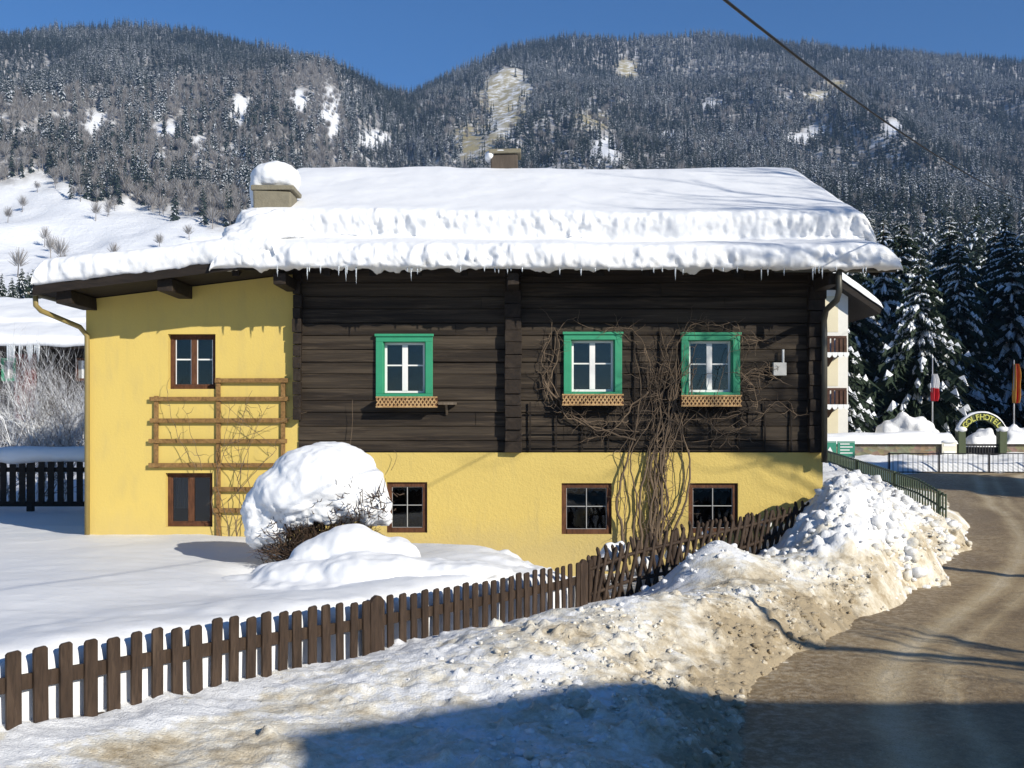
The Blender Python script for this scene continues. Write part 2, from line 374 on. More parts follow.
def field_mask(px, py):
    edge = np.interp(px, [-300, 0, 40, 62, 90, 135, 175, 215, 260, 300], [170, 184, 176, 181, 205, 202, 216, 226, 236, 262])
    return sstep(-9, 9, py - edge + fbm(px / 14., py / 10., 3, 77) * 12) * sstep(330, 250, px)
def upper_dense(px, py):
    edge = np.interp(px, [-300, 0, 60, 130, 200, 260, 330, 400, 440], [100, 100, 98, 90, 80, 78, 62, 300, 300])
    return sstep(7, -7, py - edge + fbm(px / 20., py / 12., 3, 31) * 14)
fm = field_mask(mpx, mpy); cl = ell(mpx, mpy, CLEAR); gr = ell(mpx, mpy, GRASS)
woodm = np.clip(1 - fm, 0, 1) * (1 - cl) * .85
mnt = grid_mesh('mountain', mx_, yy, mz, 'mountain', attrs={'wood': woodm, 'grass': gr})
tag(mnt, kind='structure')
# snowy peak far behind the saddle
pu, pyy = np.meshgrid(np.linspace(-420, -150, 40), np.linspace(2350, 2590, 24))
pz = 818 - ((pu + 275) / 150) ** 2 * 200 - np.abs(pyy - 2480) * .9 + fbm(pu / 60, pyy / 60, 4, 5) * 14
tag(grid_mesh('hill', pu, pyy, pz, 'snow'), kind='structure')

# ------------------------------------------------------------------ conifers
def conifer(seed, H=1.0, Rb=.19, levels=14, per=7, seg=3, snow=.55, base=.06, wid=.34, droop=.35, sides=5):
    """trunk and crown meshes; unit height unless H given"""
    r = random.Random(seed); tr = MB(); tr.tube([(0, 0, -.04 * H), (0, 0, .5 * H), (0, 0, .97 * H)], [.018 * H, .011 * H, .002 * H], sides)
    c = MB()
    for l in range(levels):
        t = base + (1 - base) * ((l + r.uniform(-.2, .2)) / levels)
        t = min(max(t, base), .985); L0 = Rb * H * (1 - t) ** .85 * r.uniform(.85, 1.12) + .008 * H
        t += r.uniform(-.5, .5) / levels; k = max(4, int(per * (.55 + .45 * (1 - t)) + .5)); a0 = r.uniform(0, 6.28)
        for b in range(k):
            a = a0 + 2 * math.pi * b / k + r.uniform(-.3, .3); L = L0 * (r.uniform(.65, 1.2) if seg < 3 else r.choice([.55, .8, .95, 1.1, 1.3]) * r.uniform(.85, 1.15)); d = Vector((math.cos(a), math.sin(a), 0)); sd = Vector((-d.y, d.x, 0))
            z0 = t * H + r.uniform(-.5, .5) * H / levels; dr = droop * r.uniform(.6, 1.3); p = []
            for q in range(seg + 1):
                s = q / seg; w = L * wid * (math.sin(math.pi * (.16 + .74 * s)) ** .8) * r.uniform(.75, 1.2) if q < seg else L * .03
                cc = d * (L * s) + Vector((0, 0, z0 + L * (.12 * s - dr * s * s))); p.append((cc, w))
            for q in range(seg):
                (ca, wa), (cb, wb) = p[q], p[q + 1]; dz = Vector((0, 0, -L * .10))
                c.cur = 0
                c.add([ca, ca + sd * wa + dz * 1.2, cb + sd * wb + dz * 1.6, cb], [(0, 1, 2, 3)])
                c.add([ca, cb, cb - sd * wb + dz * 1.6, ca - sd * wa + dz * 1.2], [(0, 1, 2, 3)])
                if seg > 2 or q == seg - 1:        # hanging twigs below the branch
                    c.add([ca + sd * wa * .6, ca + sd * wa * .2 - Vector((0, 0, L * .30 * r.uniform(.6, 1.2))), cb + sd * wb * .5], [(0, 1, 2)])
                    c.add([ca - sd * wa * .6, cb - sd * wb * .5, ca - sd * wa * .2 - Vector((0, 0, L * .30 * r.uniform(.6, 1.2)))], [(0, 1, 2)])
                if seg > 2:
                    for sg in (1, -1):
                        b0 = ca.lerp(cb, r.uniform(.1, .9)); tp = b0 + sd * sg * L * r.uniform(.22, .42) + d * L * r.uniform(.08, .25) - Vector((0, 0, L * r.uniform(.10, .32)))
                        c.add([b0 - d * L * .05, b0 + d * L * .05, tp], [(0, 1, 2)])
                sn_ = snow if seg < 3 else snow * (1.9 if mnoise.noise(Vector((ca.x * .55 + seed, ca.y * .55, ca.z * .40))) > .02 else .35)
                if r.random() < sn_ and s > .2:
                    c.cur = 1; up = Vector((0, 0, L * .07)); f = r.uniform(.45, .85)
                    c.add([ca + up * .6 - sd * wa * f + dz * f, ca + up * .6 + sd * wa * f + dz * f, cb + up * .6 + sd * wb * f + dz * f * 1.3, cb + up * .6 - sd * wb * f + dz * f * 1.3, (ca + cb) * .5 + up * 1.4],
                          [(0, 1, 4), (1, 2, 4), (2, 3, 4), (3, 0, 4)])
    return tr, c
protos = bpy.data.collections.new('tree_sources')
def proto(name, parts, mats):
    mb = MB()
    for i, p in enumerate(parts):
        for f, m in zip(p.f, p.mi):
            pass
        o = len(mb.v); mb.v += p.v; mb.f += [tuple(i_ + o for i_ in f) for f in p.f]; mb.mi += [m + (0 if i else 0) for m in p.mi]
    me = bpy.data.meshes.new(name); me.from_pydata(mb.v, [], mb.f)
    for m in mats: me.materials.append(M[m])
    me.polygons.foreach_set('material_index', mb.mi)
    ob = bpy.data.objects.new(name, me); protos.objects.link(ob); return ob
for i in range(6):
    tr, c = conifer(100 + i, 1.0, [.115, .14, .10, .15, .12, .11][i], 15, 6, 2, [.40, .70, .45, .9, .10, .18][i], .04, .42, .85, 3)
    proto('a_conifer_%d' % i, [c], ['far_needles', 'far_snow'])
def far_bare(seed):
    r = random.Random(seed); mb = MB(); mb.tube([(0, 0, 0), (0, 0, .5)], [.02, .012], 3)
    for k in range(150):
        a = r.uniform(0, 6.28); ph = r.uniform(-.3, 1.3); rr = r.uniform(.5, 1)
        tip = Vector((math.cos(a) * math.cos(ph) * .34 * rr, math.sin(a) * math.cos(ph) * .34 * rr, .55 + .42 * math.sin(ph) * rr)); rt = Vector((tip.x * .25, tip.y * .25, .25 + .4 * (tip.z - .25)))
        w = Vector((r.uniform(-1, 1), r.uniform(-1, 1), r.uniform(-.3, .3))).normalized() * .0065
        mb.cur = 1 if r.random() < .3 else 0
        mb.add([rt - w, rt + w, tip + w * .5, tip - w * .5], [(0, 1, 2, 3)])
    return mb
for i in range(2): proto('b_bare_%d' % i, [far_bare(50 + i)], ['far_twigs', 'far_frost'])

def scatter(name, pts, scl, pick, label, cat):
    me = bpy.data.meshes.new(name); me.from_pydata([tuple(p) for p in pts], [], [])
    a = me.attributes.new('scl', 'FLOAT_VECTOR', 'POINT'); a.data.foreach_set('vector', np.ravel(scl).astype(np.float32))
    a = me.attributes.new('pick', 'INT', 'POINT'); a.data.foreach_set('value', np.asarray(pick, np.int32))
    a = me.attributes.new('rz', 'FLOAT_VECTOR', 'POINT'); rz = np.zeros((len(pts), 3)); rz[:, 2] = rng.uniform(0, 6.28, len(pts)); rz[:, :2] = rng.normal(0, .03, (len(pts), 2)); a.data.foreach_set('vector', rz.ravel().astype(np.float32))
    ob = bpy.data.objects.new(name, me); COL.objects.link(ob)
    ng = bpy.data.node_groups.new(name + '_nodes', 'GeometryNodeTree')
    ng.interface.new_socket('Geometry', in_out='INPUT', socket_type='NodeSocketGeometry'); ng.interface.new_socket('Geometry', in_out='OUTPUT', socket_type='NodeSocketGeometry')
    N = ng.nodes.new; gi = N('NodeGroupInput'); go = N('NodeGroupOutput'); m2p = N('GeometryNodeMeshToPoints'); iop = N('GeometryNodeInstanceOnPoints'); ci = N('GeometryNodeCollectionInfo')
    ci.inputs[0].default_value = protos; ci.inputs['Separate Children'].default_value = True; ci.inputs['Reset Children'].default_value = True
    def na(n, ty):
        x = N('GeometryNodeInputNamedAttribute'); x.data_type = ty; x.inputs['Name'].default_value = n; return x.outputs[0]
    L = ng.links.new
    L(gi.outputs[0], m2p.inputs[0]); L(m2p.outputs[0], iop.inputs['Points']); L(ci.outputs[0], iop.inputs['Instance']); iop.inputs['Pick Instance'].default_value = True
    L(na('pick', 'INT'), iop.inputs['Instance Index']); L(na('rz', 'FLOAT_VECTOR'), iop.inputs['Rotation']); L(na('scl', 'FLOAT_VECTOR'), iop.inputs['Scale']); L(iop.outputs[0], go.inputs[0])
    md = ob.modifiers.new('trees', 'NODES'); md.node_group = ng
    return tag(ob, label, cat, kind='stuff')

def sample_slope(n, ymin, ymax, umax=.72):
    # uniform over ground area within the wedge
    y = np.sqrt(rng.uniform(ymin ** 2, ymax ** 2, n)); u = rng.uniform(-umax, umax, n); x = u * y; z = terrain(x, y); px, py = imgpos(x, y, z); return x, y, z, px, py
x, y, z, px, py = sample_slope(105000, 125, 1830)
fmk = field_mask(px, py); clr = ell(px, py, CLEAR, .6); grs = ell(px, py, GRASS, .6); up = upper_dense(px, py)
clump = sstep(-.25, .35, fbm(x / 55, y / 75, 4, 21))
rightm = sstep(400, 470, px)
prob = np.where(rightm > .5, .62, up * .85 + (1 - up) * (.05 + clump * .47))
prob = prob * (1 - fmk) * (1 - .93 * clr) * (1 - .8 * grs)
prob *= np.where(y < 250, np.where(px < 420, .0, 1.0), 1.0)
rdg = 1500 + 300 * sstep(250, 560, px)
keep = (rng.random(len(x)) < prob) & (y < rdg + 30)
pts = np.c_[x, y, z - .3][keep]; hgt = rng.uniform(15, 30, keep.sum()) * (1 - .3 * up[keep]); wd = hgt * rng.uniform(.85, 1.25, len(hgt))
hgt *= .75 + .5 * vnoise(pts[:, 0] / 45, pts[:, 1] / 60, 88)
reg = fbm(pts[:, 0] / 90, pts[:, 1] / 130, 4, 83) + rng.normal(0, .28, len(hgt)) - .12 * up[keep]
pk = np.where(reg > .12, rng.choice([1, 3], len(hgt)), np.where(reg > -.2, rng.choice([0, 2], len(hgt)), rng.choice([4, 5], len(hgt))))
scatter('forest', pts, np.c_[wd, wd, hgt], pk, 'dark snow dusted spruce forest covering the steep mountain slopes', 'forest')
x, y, z, px, py = sample_slope(52000, 330, 1500)
fmk = field_mask(px, py); clr = ell(px, py, CLEAR, .6); up = upper_dense(px, py); lm = sstep(440, 380, px)
prob = lm * (1 - up) * (1 - fmk * .99) * (1 - .9 * clr) * .95 + (1 - lm) * .05 * (1 - clr)
keep = (rng.random(len(x)) < prob) & (y < 1480)
pts = np.c_[x, y, z - .3][keep]; hgt = rng.uniform(8, 15, keep.sum()); wd = hgt * rng.uniform(.9, 1.3, len(hgt))
scatter('bare_woods', pts, np.c_[wd, wd, hgt], rng.integers(6, 8, len(hgt)), 'grey leafless frosted woods between the dark spruces on the left mountain', 'woods')

# ================================================================== NEAR GROUND
EDGE = np.array([(1.15, 5.0), (1.45, 6.6), (1.72, 7.76), (2.0, 9), (2.45, 10.2), (3.25, 11.6), (4.6, 13.6), (6.3, 16), (8.35, 19.4), (10.3, 23.0), (12.4, 28.0), (14.2, 32.5), (18.0, 41.5)])
def edge_x(Y): return np.interp(Y, EDGE[:, 1], EDGE[:, 0])
def edge_dist(X, Y):
    """signed distance to the road edge, positive on the house side"""
    best = np.full(np.shape(X), 1e9); sg = np.ones(np.shape(X))
    for (a, b) in zip(EDGE[:-1], EDGE[1:]):
        d = b - a; t = np.clip(((X - a[0]) * d[0] + (Y - a[1]) * d[1]) / (d @ d), 0, 1)
        qx = X - a[0] - t * d[0]; qy = Y - a[1] - t * d[1]; dd = np.hypot(qx, qy); s = np.sign(d[0] * (Y - a[1]) - d[1] * (X - a[0]))
        m = dd < best; best = np.where(m, dd, best); sg = np.where(m, s, sg)
    return best * sg
# road sheet: s along, w across
rs = np.concatenate([np.arange(-30, 5, .5), np.arange(5, 26, .10), np.arange(26, 70, .5)])
rw = np.concatenate([np.arange(-1.6, 8.0, .10), np.arange(8, 26, .8)])
SY, WW = np.meshgrid(rs, rw, indexing='ij')
RX = np.interp(SY, np.r_[-30, 0, EDGE[:, 1], 70], np.r_[-3.0, -.6, EDGE[:, 0], 60]) + WW * 1.15
rutc = np.zeros_like(RX)
for c_, wd_, a_ in ((1.2, .18, .8), (1.75, .12, .5), (2.7, .22, 1.0), (3.3, .14, .6), (4.3, .2, .8), (5.2, .15, .5)):
    rutc += a_ * np.exp(-((WW - c_ - .25 * fbm(SY / 4, SY * 0 + c_, 3, 5)) / wd_) ** 2)
RZ = -.03 * np.clip(rutc, 0, 1.2) + .018 * fbm(RX * 1.3, SY * 1.3, 4, 40) + .008 * fbm(RX * 7, SY * 7, 3, 41) + .004; RZ = np.maximum(RZ, RZ + terrain(RX, SY) + .12)
road = grid_mesh('road', RX, SY, RZ, 'road', attrs={'rut': rutc * .9 - .25 + .25 * fbm(RX * .6 + 3, SY * .35, 4, 6), 'edge': sstep(1.3, .1, WW) + .35 * sstep(.1, .5, fbm(WW * 1.2, SY * .2, 4, 61))})
tag(road, kind='structure')

# fence line  X = -7.7 + .61 Y
FD = Vector((.61, 1, 0)).normalized(); FN = Vector((-FD.y, FD.x, 0))     # along, towards the garden
def fline(Y): return Vector((-7.7 + .61 * Y, Y, 0))
FB = ([3, 5, 6.9, 8.5, 10.3, 12.2, 14.2], [.68, .62, .56, .42, .28, .15, .04])      # snow level at the pickets
FT = ([3, 5, 6.9, 8.5, 10.3, 12.2, 14.2], [1.16, 1.14, 1.11, 1.0, .86, .76, .68])   # picket tops
# plough bank heights
ctl = [(*fline(Y), ) for Y in (4, 5.5, 6.9, 8.5, 10.3, 12.2, 14.2)]
ctl = [(p[0], p[1], float(np.interp(p[1], *FB))) for p in ctl]
ctl += [(p[0] + FN.x * 1.5, p[1] + FN.y * 1.5, p[2]) for p in ctl]
for (ex, ey) in EDGE[:-1]:
    ctl += [(ex, ey, .02), (ex + .9, ey - .4, -.22)]
ctl += [(.95, 10.7, .60), (1.5, 11.0, .61), (2.05, 11.4, .58), (2.7, 12.1, .52), (3.5, 12.9, .44), (.2, 10.2, .56), (-.6, 9.5, .50), (1.2, 12.2, .42), (2.2, 12.9, .44), (.3, 11.5, .42), (1.75, 10.3, .26), (1.45, 9.7, .30), (2.3, 10.85, .26), (-1, 8, .34), (0, 8.2, .34), (.9, 9.1, .38), (1.0, 7.8, .30), (.7, 6.6, .26), (-2, 8.3, .42), (-2.5, 7, .44), (-1, 6.5, .28), (-3.6, 6, .52), (-.2, 6.8, .30),
        (1.5, 13.4, .26), (2.05, 13.9, .28), (2.7, 14.3, .86), (2.95, 14.75, .92), (2.6, 14.9, .50), (3.1, 13.5, .62), (3.5, 14.5, .70), (3.6, 15.4, .55), (4.3, 15.6, .66), (4.3, 15.0, .70), (4.9, 16.6, .95), (5.3, 16.5, 1.48), (5.8, 16.7, 1.56), (6.0, 17.3, 1.5), (6.5, 16.9, 1.15), (5.3, 15.5, .95), (5.3, 14.8, .50), (4.3, 13.9, .34), (7.2, 17.8, .5),
        (1.9, 15.2, .10), (2.8, 15.9, .22), (3.9, 16.9, .4), (5.0, 17.8, .85), (6.3, 18.6, 1.15), (7.2, 20, .95), (7.4, 22.5, 1.0), (8.6, 24, 1.15), (8.5, 21.5, .85), (9.2, 22.2, .65), (9.0, 26, 1.3), (9.4, 30, 1.42), (11.5, 30, .55), (7.0, 27, 1.0), (9.6, 23.4, .6), (12.6, 33, .5), (11, 34, 1.0), (6.5, 33, .9)]
bank = TPS(ctl, .0006)
bx, by = np.meshgrid(np.concatenate([np.arange(-7.5, 7.6, .036), np.arange(7.7, 15.5, .12)]), np.concatenate([np.arange(3.6, 19.4, .036), np.arange(19.5, 34.5, .12)]))
bz = bank(bx, by); ed = edge_dist(bx, by) + .22 * fbm(bx * 1.1, by * 1.1, 4, 62) + .06 * fbm(bx * 5, by * 5, 3, 63)
dfence = (bx - (-7.7 + .61 * by)) * FD.y / 1.0 * .8536 + 0      # horizontal offset from fence line
fside = (bx - (-7.7 + .61 * by)) * .8536                        # >0 on the road side
heap = sstep(.45, 1.1, bz)
lumpy = sstep(-.2, .5, ed) * (1 - .35 * sstep(2.5, 4.5, ed)) * (1 - .72 * sstep(1.0, 1.7, ed) * sstep(12.4, 13.4, by) * sstep(5.0, 4.4, bx))
bz = bz + .055 * fbm(bx * 1.6, by * 1.6, 4, 12) * sstep(-.1, .6, ed)
# chunks of ploughed snow
cen = []
for _ in range(9000):
    Y0 = rnd.uniform(4.5, 26); d0 = abs(rnd.gauss(.55, .9)); e0 = edge_x(Y0)
    if mnoise.noise((e0 * 1.1 - d0, Y0 * 1.1, 4)) + (.35 if Y0 < 9.6 else -.12) < rnd.uniform(-.1, .35): continue
    if Y0 > 12 and d0 > 1.0: continue
    cen.append((e0 - d0 * .9 + rnd.uniform(-.1, .1), Y0 + d0 * .45, (.012 + .07 * rnd.random() ** 3.2)))
for _ in range(900):
    cen.append((rnd.gauss(5.9, .7), rnd.gauss(16.7, .8), .04 + .13 * rnd.random() ** 1.6))
for _ in range(260):
    cen.append((rnd.gauss(8.9, .5), rnd.gauss(22, 1.2), .04 + .12 * rnd.random() ** 1.6))
for _ in range(10):
    t = rnd.random(); cen.append((3 + 2.2 * t + rnd.gauss(0, .3), 14.2 + 1.6 * t + rnd.gauss(0, .3), .03 + .05 * rnd.random() ** 1.6))
for _ in range(1500):
    Y0 = rnd.uniform(6, 24); e0 = edge_x(Y0); d0 = rnd.gauss(.15, .22); cen.append((e0 - d0 * .9, Y0 + d0 * .45, .02 + .05 * rnd.random() ** 2))
xs = bx[0]; ys = by[:, 0]; add = np.zeros_like(bz)
for (cx, cy, r_) in cen:
    i0, i1 = np.searchsorted(xs, [cx - r_, cx + r_]); j0, j1 = np.searchsorted(ys, [cy - r_, cy + r_])
    if i1 <= i0 or j1 <= j0: continue
    sq = 1 - ((bx[j0:j1, i0:i1] - cx) ** 2 * rnd.uniform(.9, 1.5) + (by[j0:j1, i0:i1] - cy) ** 2) / (r_ * r_)
    add[j0:j1, i0:i1] = np.maximum(add[j0:j1, i0:i1], np.maximum(sq, 0) ** rnd.uniform(.35, .9) * r_ * rnd.uniform(.5, 1.1) * (.75 + .5 * vnoise(bx[j0:j1, i0:i1] * 16, by[j0:j1, i0:i1] * 16, 7)))
bz = bz + add * sstep(-.35, .1, ed)
bz = bz + (.022 * fbm(bx * 6, by * 6, 4, 33, .6) - .055 * np.abs(fbm(bx * 3.4, by * 3.4, 4, 35, .6)) - .03 * np.abs(fbm(bx * 10, by * 10, 3, 36, .6)) + .03 + .05 * np.maximum(fbm(bx * 2.6, by * 2.6, 4, 34, .6), 0)) * lumpy
bz = bz - sstep(.0, -.5, ed) * .30
# small furrow where a slab cracked off the bank
crk = np.array([(2.3, 14.1), (2.35, 13.4), (2.75, 12.7), (2.8, 12.2)])
dirt = (.42 * sstep(3.0, .9, ed) + .55 * sstep(.9, .0, ed)) * (1 - .8 * sstep(.62, 1.0, bz)) + .17
dirt = dirt + .25 * fbm(bx * .8, by * .8, 3, 70)
dirt = np.where(fside < .5, dirt * .6 + .10, dirt)
dirt = dirt * (1 - .75 * sstep(.8, .1, fside) * sstep(14.5, 13.5, by))
dirt = dirt * (1 - .45 * sstep(12.8, 15.5, by))
dirt = dirt + .22 * sstep(.1, .5, fbm(bx * 1.6, by * 1.6, 4, 71)) - .2 * sstep(.05, .4, fbm(bx * 2.2, by * 2.2, 4, 72))
dirt = dirt + .42 * sstep(.5, -3.0, bx) * sstep(.35, .9, fside)
hide = sstep(-.25, -.6, fside) * sstep(15.5, 14.4, by)
bz = bz - hide * .6
msk = (ed > -.9) & ((fside > -.8) | (by > 14.2)) & ~((bx < 5.2) & (by > 18.6)) & ~((bx < 5.4) & (by > 18.3))
bnk = grid_mesh('snow_bank', bx, by, bz, 'bank', attrs={'dirt': dirt}, mask=msk)
tag(bnk, kind='structure')
# broken lumps thrown up by the plough
def icos(sub):
    bm = bmesh.new(); bmesh.ops.create_icosphere(bm, subdivisions=sub, radius=1); v = np.array([q.co[:] for q in bm.verts]); f = np.array([[q.index for q in p.verts] for p in bm.faces]); bm.free(); return v, f
iv_, if_ = icos(2); variants = []
for k_ in range(14):
    d_ = np.ones(len(iv_))
    for q in range(9):                              # chop facets off a ball
        n_ = rng.normal(size=3); n_ /= np.linalg.norm(n_); h_ = rng.uniform(.55, .9); dt = iv_ @ n_; d_ = np.where(dt > h_, np.minimum(d_, h_ / np.maximum(dt, 1e-3)), d_)
    variants.append(iv_ * d_[:, None] * (1 + .16 * rng.normal(size=(len(iv_), 1)) * .6))
def on_bank(X, Y):
    i = int(np.clip(np.searchsorted(xs, X), 1, len(xs) - 1)); j = int(np.clip(np.searchsorted(ys, Y), 1, len(ys) - 1)); return bz[j, i], dirt[j, i]
RV, RF, RD = [], [], []; off_ = 0
def lump(X, Y, r, sink=.12):
    global off_
    z, dd = on_bank(X, Y); v = variants[rnd.randrange(14)] * r * np.array([rnd.uniform(.7, 1.3), rnd.uniform(.7, 1.3), rnd.uniform(.6, 1.0)])
    a = rnd.uniform(0, 6.28); c_, s2 = math.cos(a), math.sin(a); v = np.c_[v[:, 0] * c_ - v[:, 1] * s2, v[:, 0] * s2 + v[:, 1] * c_, v[:, 2]] + [X, Y, z + r * sink * .6]
    RV.append(v); RF.append(if_ + off_); RD.append(np.full(len(v), dd + rnd.uniform(-.35, .06) - (.15 if Y > 14.5 else 0))); off_ += len(v)
n_l = 0
while n_l < 2600:
    Y = rnd.uniform(5.5, 14.5); d = abs(rnd.gauss(.9, .8)); X = float(edge_x(Y)) - d * .9; Y2 = Y + d * .45
    if mnoise.noise((X * 1.3, Y2 * 1.3, 8)) + (.30 if Y2 < 9.6 else 0) < rnd.uniform(-.15, .35): continue
    if (X - (-7.7 + .61 * Y2)) * .85 < .25 or (Y2 > 12.3 and d > .8 + rnd.random() * .7): continue
    lump(X, Y2, .008 + .050 * rnd.random() ** 5.0, -.25); n_l += 1
for _ in range(620): lump(rnd.gauss(6.3, .6), rnd.gauss(16.8, .8), .015 + .13 * rnd.random() ** 3.5, -.1)
for _ in range(250): lump(rnd.gauss(8.8, .5), rnd.gauss(21.6, 1.2), .03 + .13 * rnd.random() ** 2)
for _ in range(70):
    t = rnd.random() ** 2; lump(2.6 + 2.6 * t + rnd.gauss(0, .3), 14.1 + 1.9 * t + rnd.gauss(0, .3), .015 + .06 * rnd.random() ** 2)
for _ in range(900):
    Y = rnd.uniform(6, 24); d = rnd.gauss(.02, .16); lump(float(edge_x(Y)) - d * .9, Y + d * .45, .01 + .04 * rnd.random() ** 2.5)
for _ in range(240):
    t = rnd.random(); lump(-.2 + 1.6 * t + rnd.gauss(0, .15), 16.2 - 1.2 * t, .02 + .05 * rnd.random() ** 2)
me = bpy.data.meshes.new('snow_rubble'); me.from_pydata(np.concatenate(RV).tolist(), [], np.concatenate(RF).tolist()); at_ = me.attributes.new('dirt', 'FLOAT', 'POINT'); at_.data.foreach_set('value', np.concatenate(RD).astype(np.float32))
tag(link_mesh('snow_rubble', me, 'bank', None, True), 'broken dirty snow lumps strewn over the ploughed roadside bank', 'snow rubble', None, 'stuff')
def bank_z(X, Y): return float(bank(np.array([X]), np.array([Y]))[0])

# garden snow, in fence coordinates (s along the fence, d behind it)
gs = np.arange(-5.5, 17.5, .06); gd = np.concatenate([[.05, .052, .055, .06, .075, .10, .14, .19], np.arange(.25, 3, .06), np.arange(3, 17, .12)])
S, D = np.meshgrid(gs, gd, indexing='ij')
P0 = fline(6.9)
GX = P0.x + FD.x * S + FN.x * D; GY = P0.y + FD.y * S + FN.y * D
gc = []
for Y, zz in ((4, 1.06), (5.5, 1.05), (6.9, 1.03), (8.5, .93), (10.3, .80), (12.0, .71), (13.2, .60), (14.2, .46)):
    p = fline(Y); gc.append((p.x + FN.x * .1, p.y + FN.y * .1, zz))
gc += [(-9, 18, .62), (-7, 18, .63), (-5, 18, .64), (-3, 18, .62), (-1.5, 18, .64), (0, 18, .62), (1, 18, .54), (2, 18, .44), (-9, 10, 1.0), (-7, 9, 1.02), (-10, 14, .8), (-6, 13, .80), (-5, 15, .72), (-2, 14.5, .70), (-3, 12, .78), (-.5, 14, .80), (0, 15.5, .78), (1, 16.2, .62), (-2, 16.3, .75), (2.2, 16.5, .36), (-4.5, 10.5, .92), (-6, 8, 1.05), (-9, 6, 1.15), (4, 18.2, .3), (-16, 16, .6), (-14, 22, .52), (-12, 26, .5), (-18, 10, .9)]
gsn = TPS(gc, .0008)
GZ = gsn(GX, GY) + (.07 * np.exp(-((D - .45) / .45) ** 2) - .09 * np.exp(-((D - 1.9) / .8) ** 2)) * (1 + .6 * fbm(S * .5, S * 0, 3, 96)) * sstep(8.5, 6, S) + .045 * fbm(GX * 1.7, GY * 1.7, 3, 97) * sstep(2.2, .6, D) + .035 * fbm(GX * .7, GY * .7, 4, 90) + .008 * fbm(GX * 5, GY * 5, 3, 91)
GZ -= .22 * np.exp(-(((GX + 3.3) / .4) ** 2 + ((GY - 13.2) / .5) ** 2))
# ragged cornice towards the wall at the right end
rg = sstep(-.9, .6, GX) * sstep(12.8, 14.5, GY)
GZ += rg * (.16 * fbm(GX * 3.2, GY * 3.2, 4, 92) + .03 * np.abs(fbm(GX * 9, GY * 9, 2, 93)))
lip = np.interp(gd, [.05, .052, .055, .06, .075, .10, .14, .19, .25, .5], [-1.0, -.55, -.25, -.12, -.05, -.02, .0, .01, .015, 0])
GZ = np.where(lip[None, :] < -.9, -.25, GZ + lip[None, :] * 1.0)
wob = .03 * fbm(S * 2.0, S * 0 + 3, 4, 94) * (D < .3) + .02 * fbm(S * 6, GZ * 6, 2, 95) * (D < .2)
GX = GX + FN.x * (wob + .02); GY = GY + FN.y * (wob + .02)
endf = sstep(10.2, 8.4, S)
GZ = GZ - (1 - endf) * .9
GZ = np.where((GX < -8.0) & (GY > 18), np.maximum(GZ, .42), GZ)
mk = ~((GY > 18.4) & (GX > -7.6)) & (GY < 27) & (GX > -20)
tag(grid_mesh('garden_snow', GX, GY, GZ, 'snow', mask=mk), kind='structure')
def garden_z(X, Y): return float(gsn(np.array([X]), np.array([Y]))[0])

# ================================================================== FRONT FENCE
fence = thing('picket_fence', 'brown wooden picket fence running along the front of the snowy garden', 'fence', fline(10.3))
yq = 5.4; k = 0
posts = [10.32, 14.28]
step = .2 / math.sqrt(1 + .61 ** 2)
while yq < 14.9:
    if min(abs(yq - q) for q in posts) > .13 and not (6.62 < yq < 6.78):
        p = fline(yq); zt = float(np.interp(yq, *FT)) + rnd.uniform(-.018, .018); zb = float(np.interp(yq, *FB)) - .22
        lean = rnd.gauss(0, .012); yaw = rnd.gauss(0, .05); w = .052 * rnd.uniform(.88, 1.1); ch = .018
        d2 = Vector((FD.x * math.cos(yaw) - FD.y * math.sin(yaw), FD.x * math.sin(yaw) + FD.y * math.cos(yaw), 0)); n2 = Vector((-d2.y, d2.x, 0)); pl = [(-w, zb), (w, zb), (w, zt - ch), (w - ch, zt), (-w + ch, zt - rnd.uniform(0, .006)), (-w, zt - ch)]
        mb = MB(); mb.prism([p + d2 * (a + lean * (zz - zb)) + Vector((0, 0, zz)) - n2 * .022 for a, zz in pl], n2 * .026)
        mb.build('picket', 'picket', fence, bevel=.004); k += 1
    yq += step * rnd.uniform(.97, 1.03)
for q in posts:
    p = fline(q); zt = float(np.interp(q, *FT)) + .035; zb = float(np.interp(q, *FB)) - .3; w = .11
    mb = MB(); mb.prism([p + FD * a + Vector((0, 0, zz)) - FN * .03 for a, zz in ((-w, zb), (w, zb), (w, zt - .07), (w * .5, zt - .02), (0, zt), (-w * .5, zt - .02), (-w, zt - .07))], FN * .05)
    mb.build('post', 'picket', fence, bevel=.006)
def zr(Y, f): return float(np.interp(Y, *FT)) * (1 - f) + float(np.interp(Y, *FB)) * f
for f0 in (.42, 1.12):
    mb = MB(); ysq = np.linspace(5.3, 14.9, 9)
    for a, b in zip(ysq[:-1], ysq[1:]):
        pa = fline(a) + Vector((0, 0, zr(a, f0))); pb = fline(b) + Vector((0, 0, zr(b, f0)))
        mb.obox((pa + pb) / 2 + FN * .022, (pb - pa) / 2, FN * .017, Vector((0, 0, .055)))
    mb.build('rail', 'picket', fence, bevel=.004)
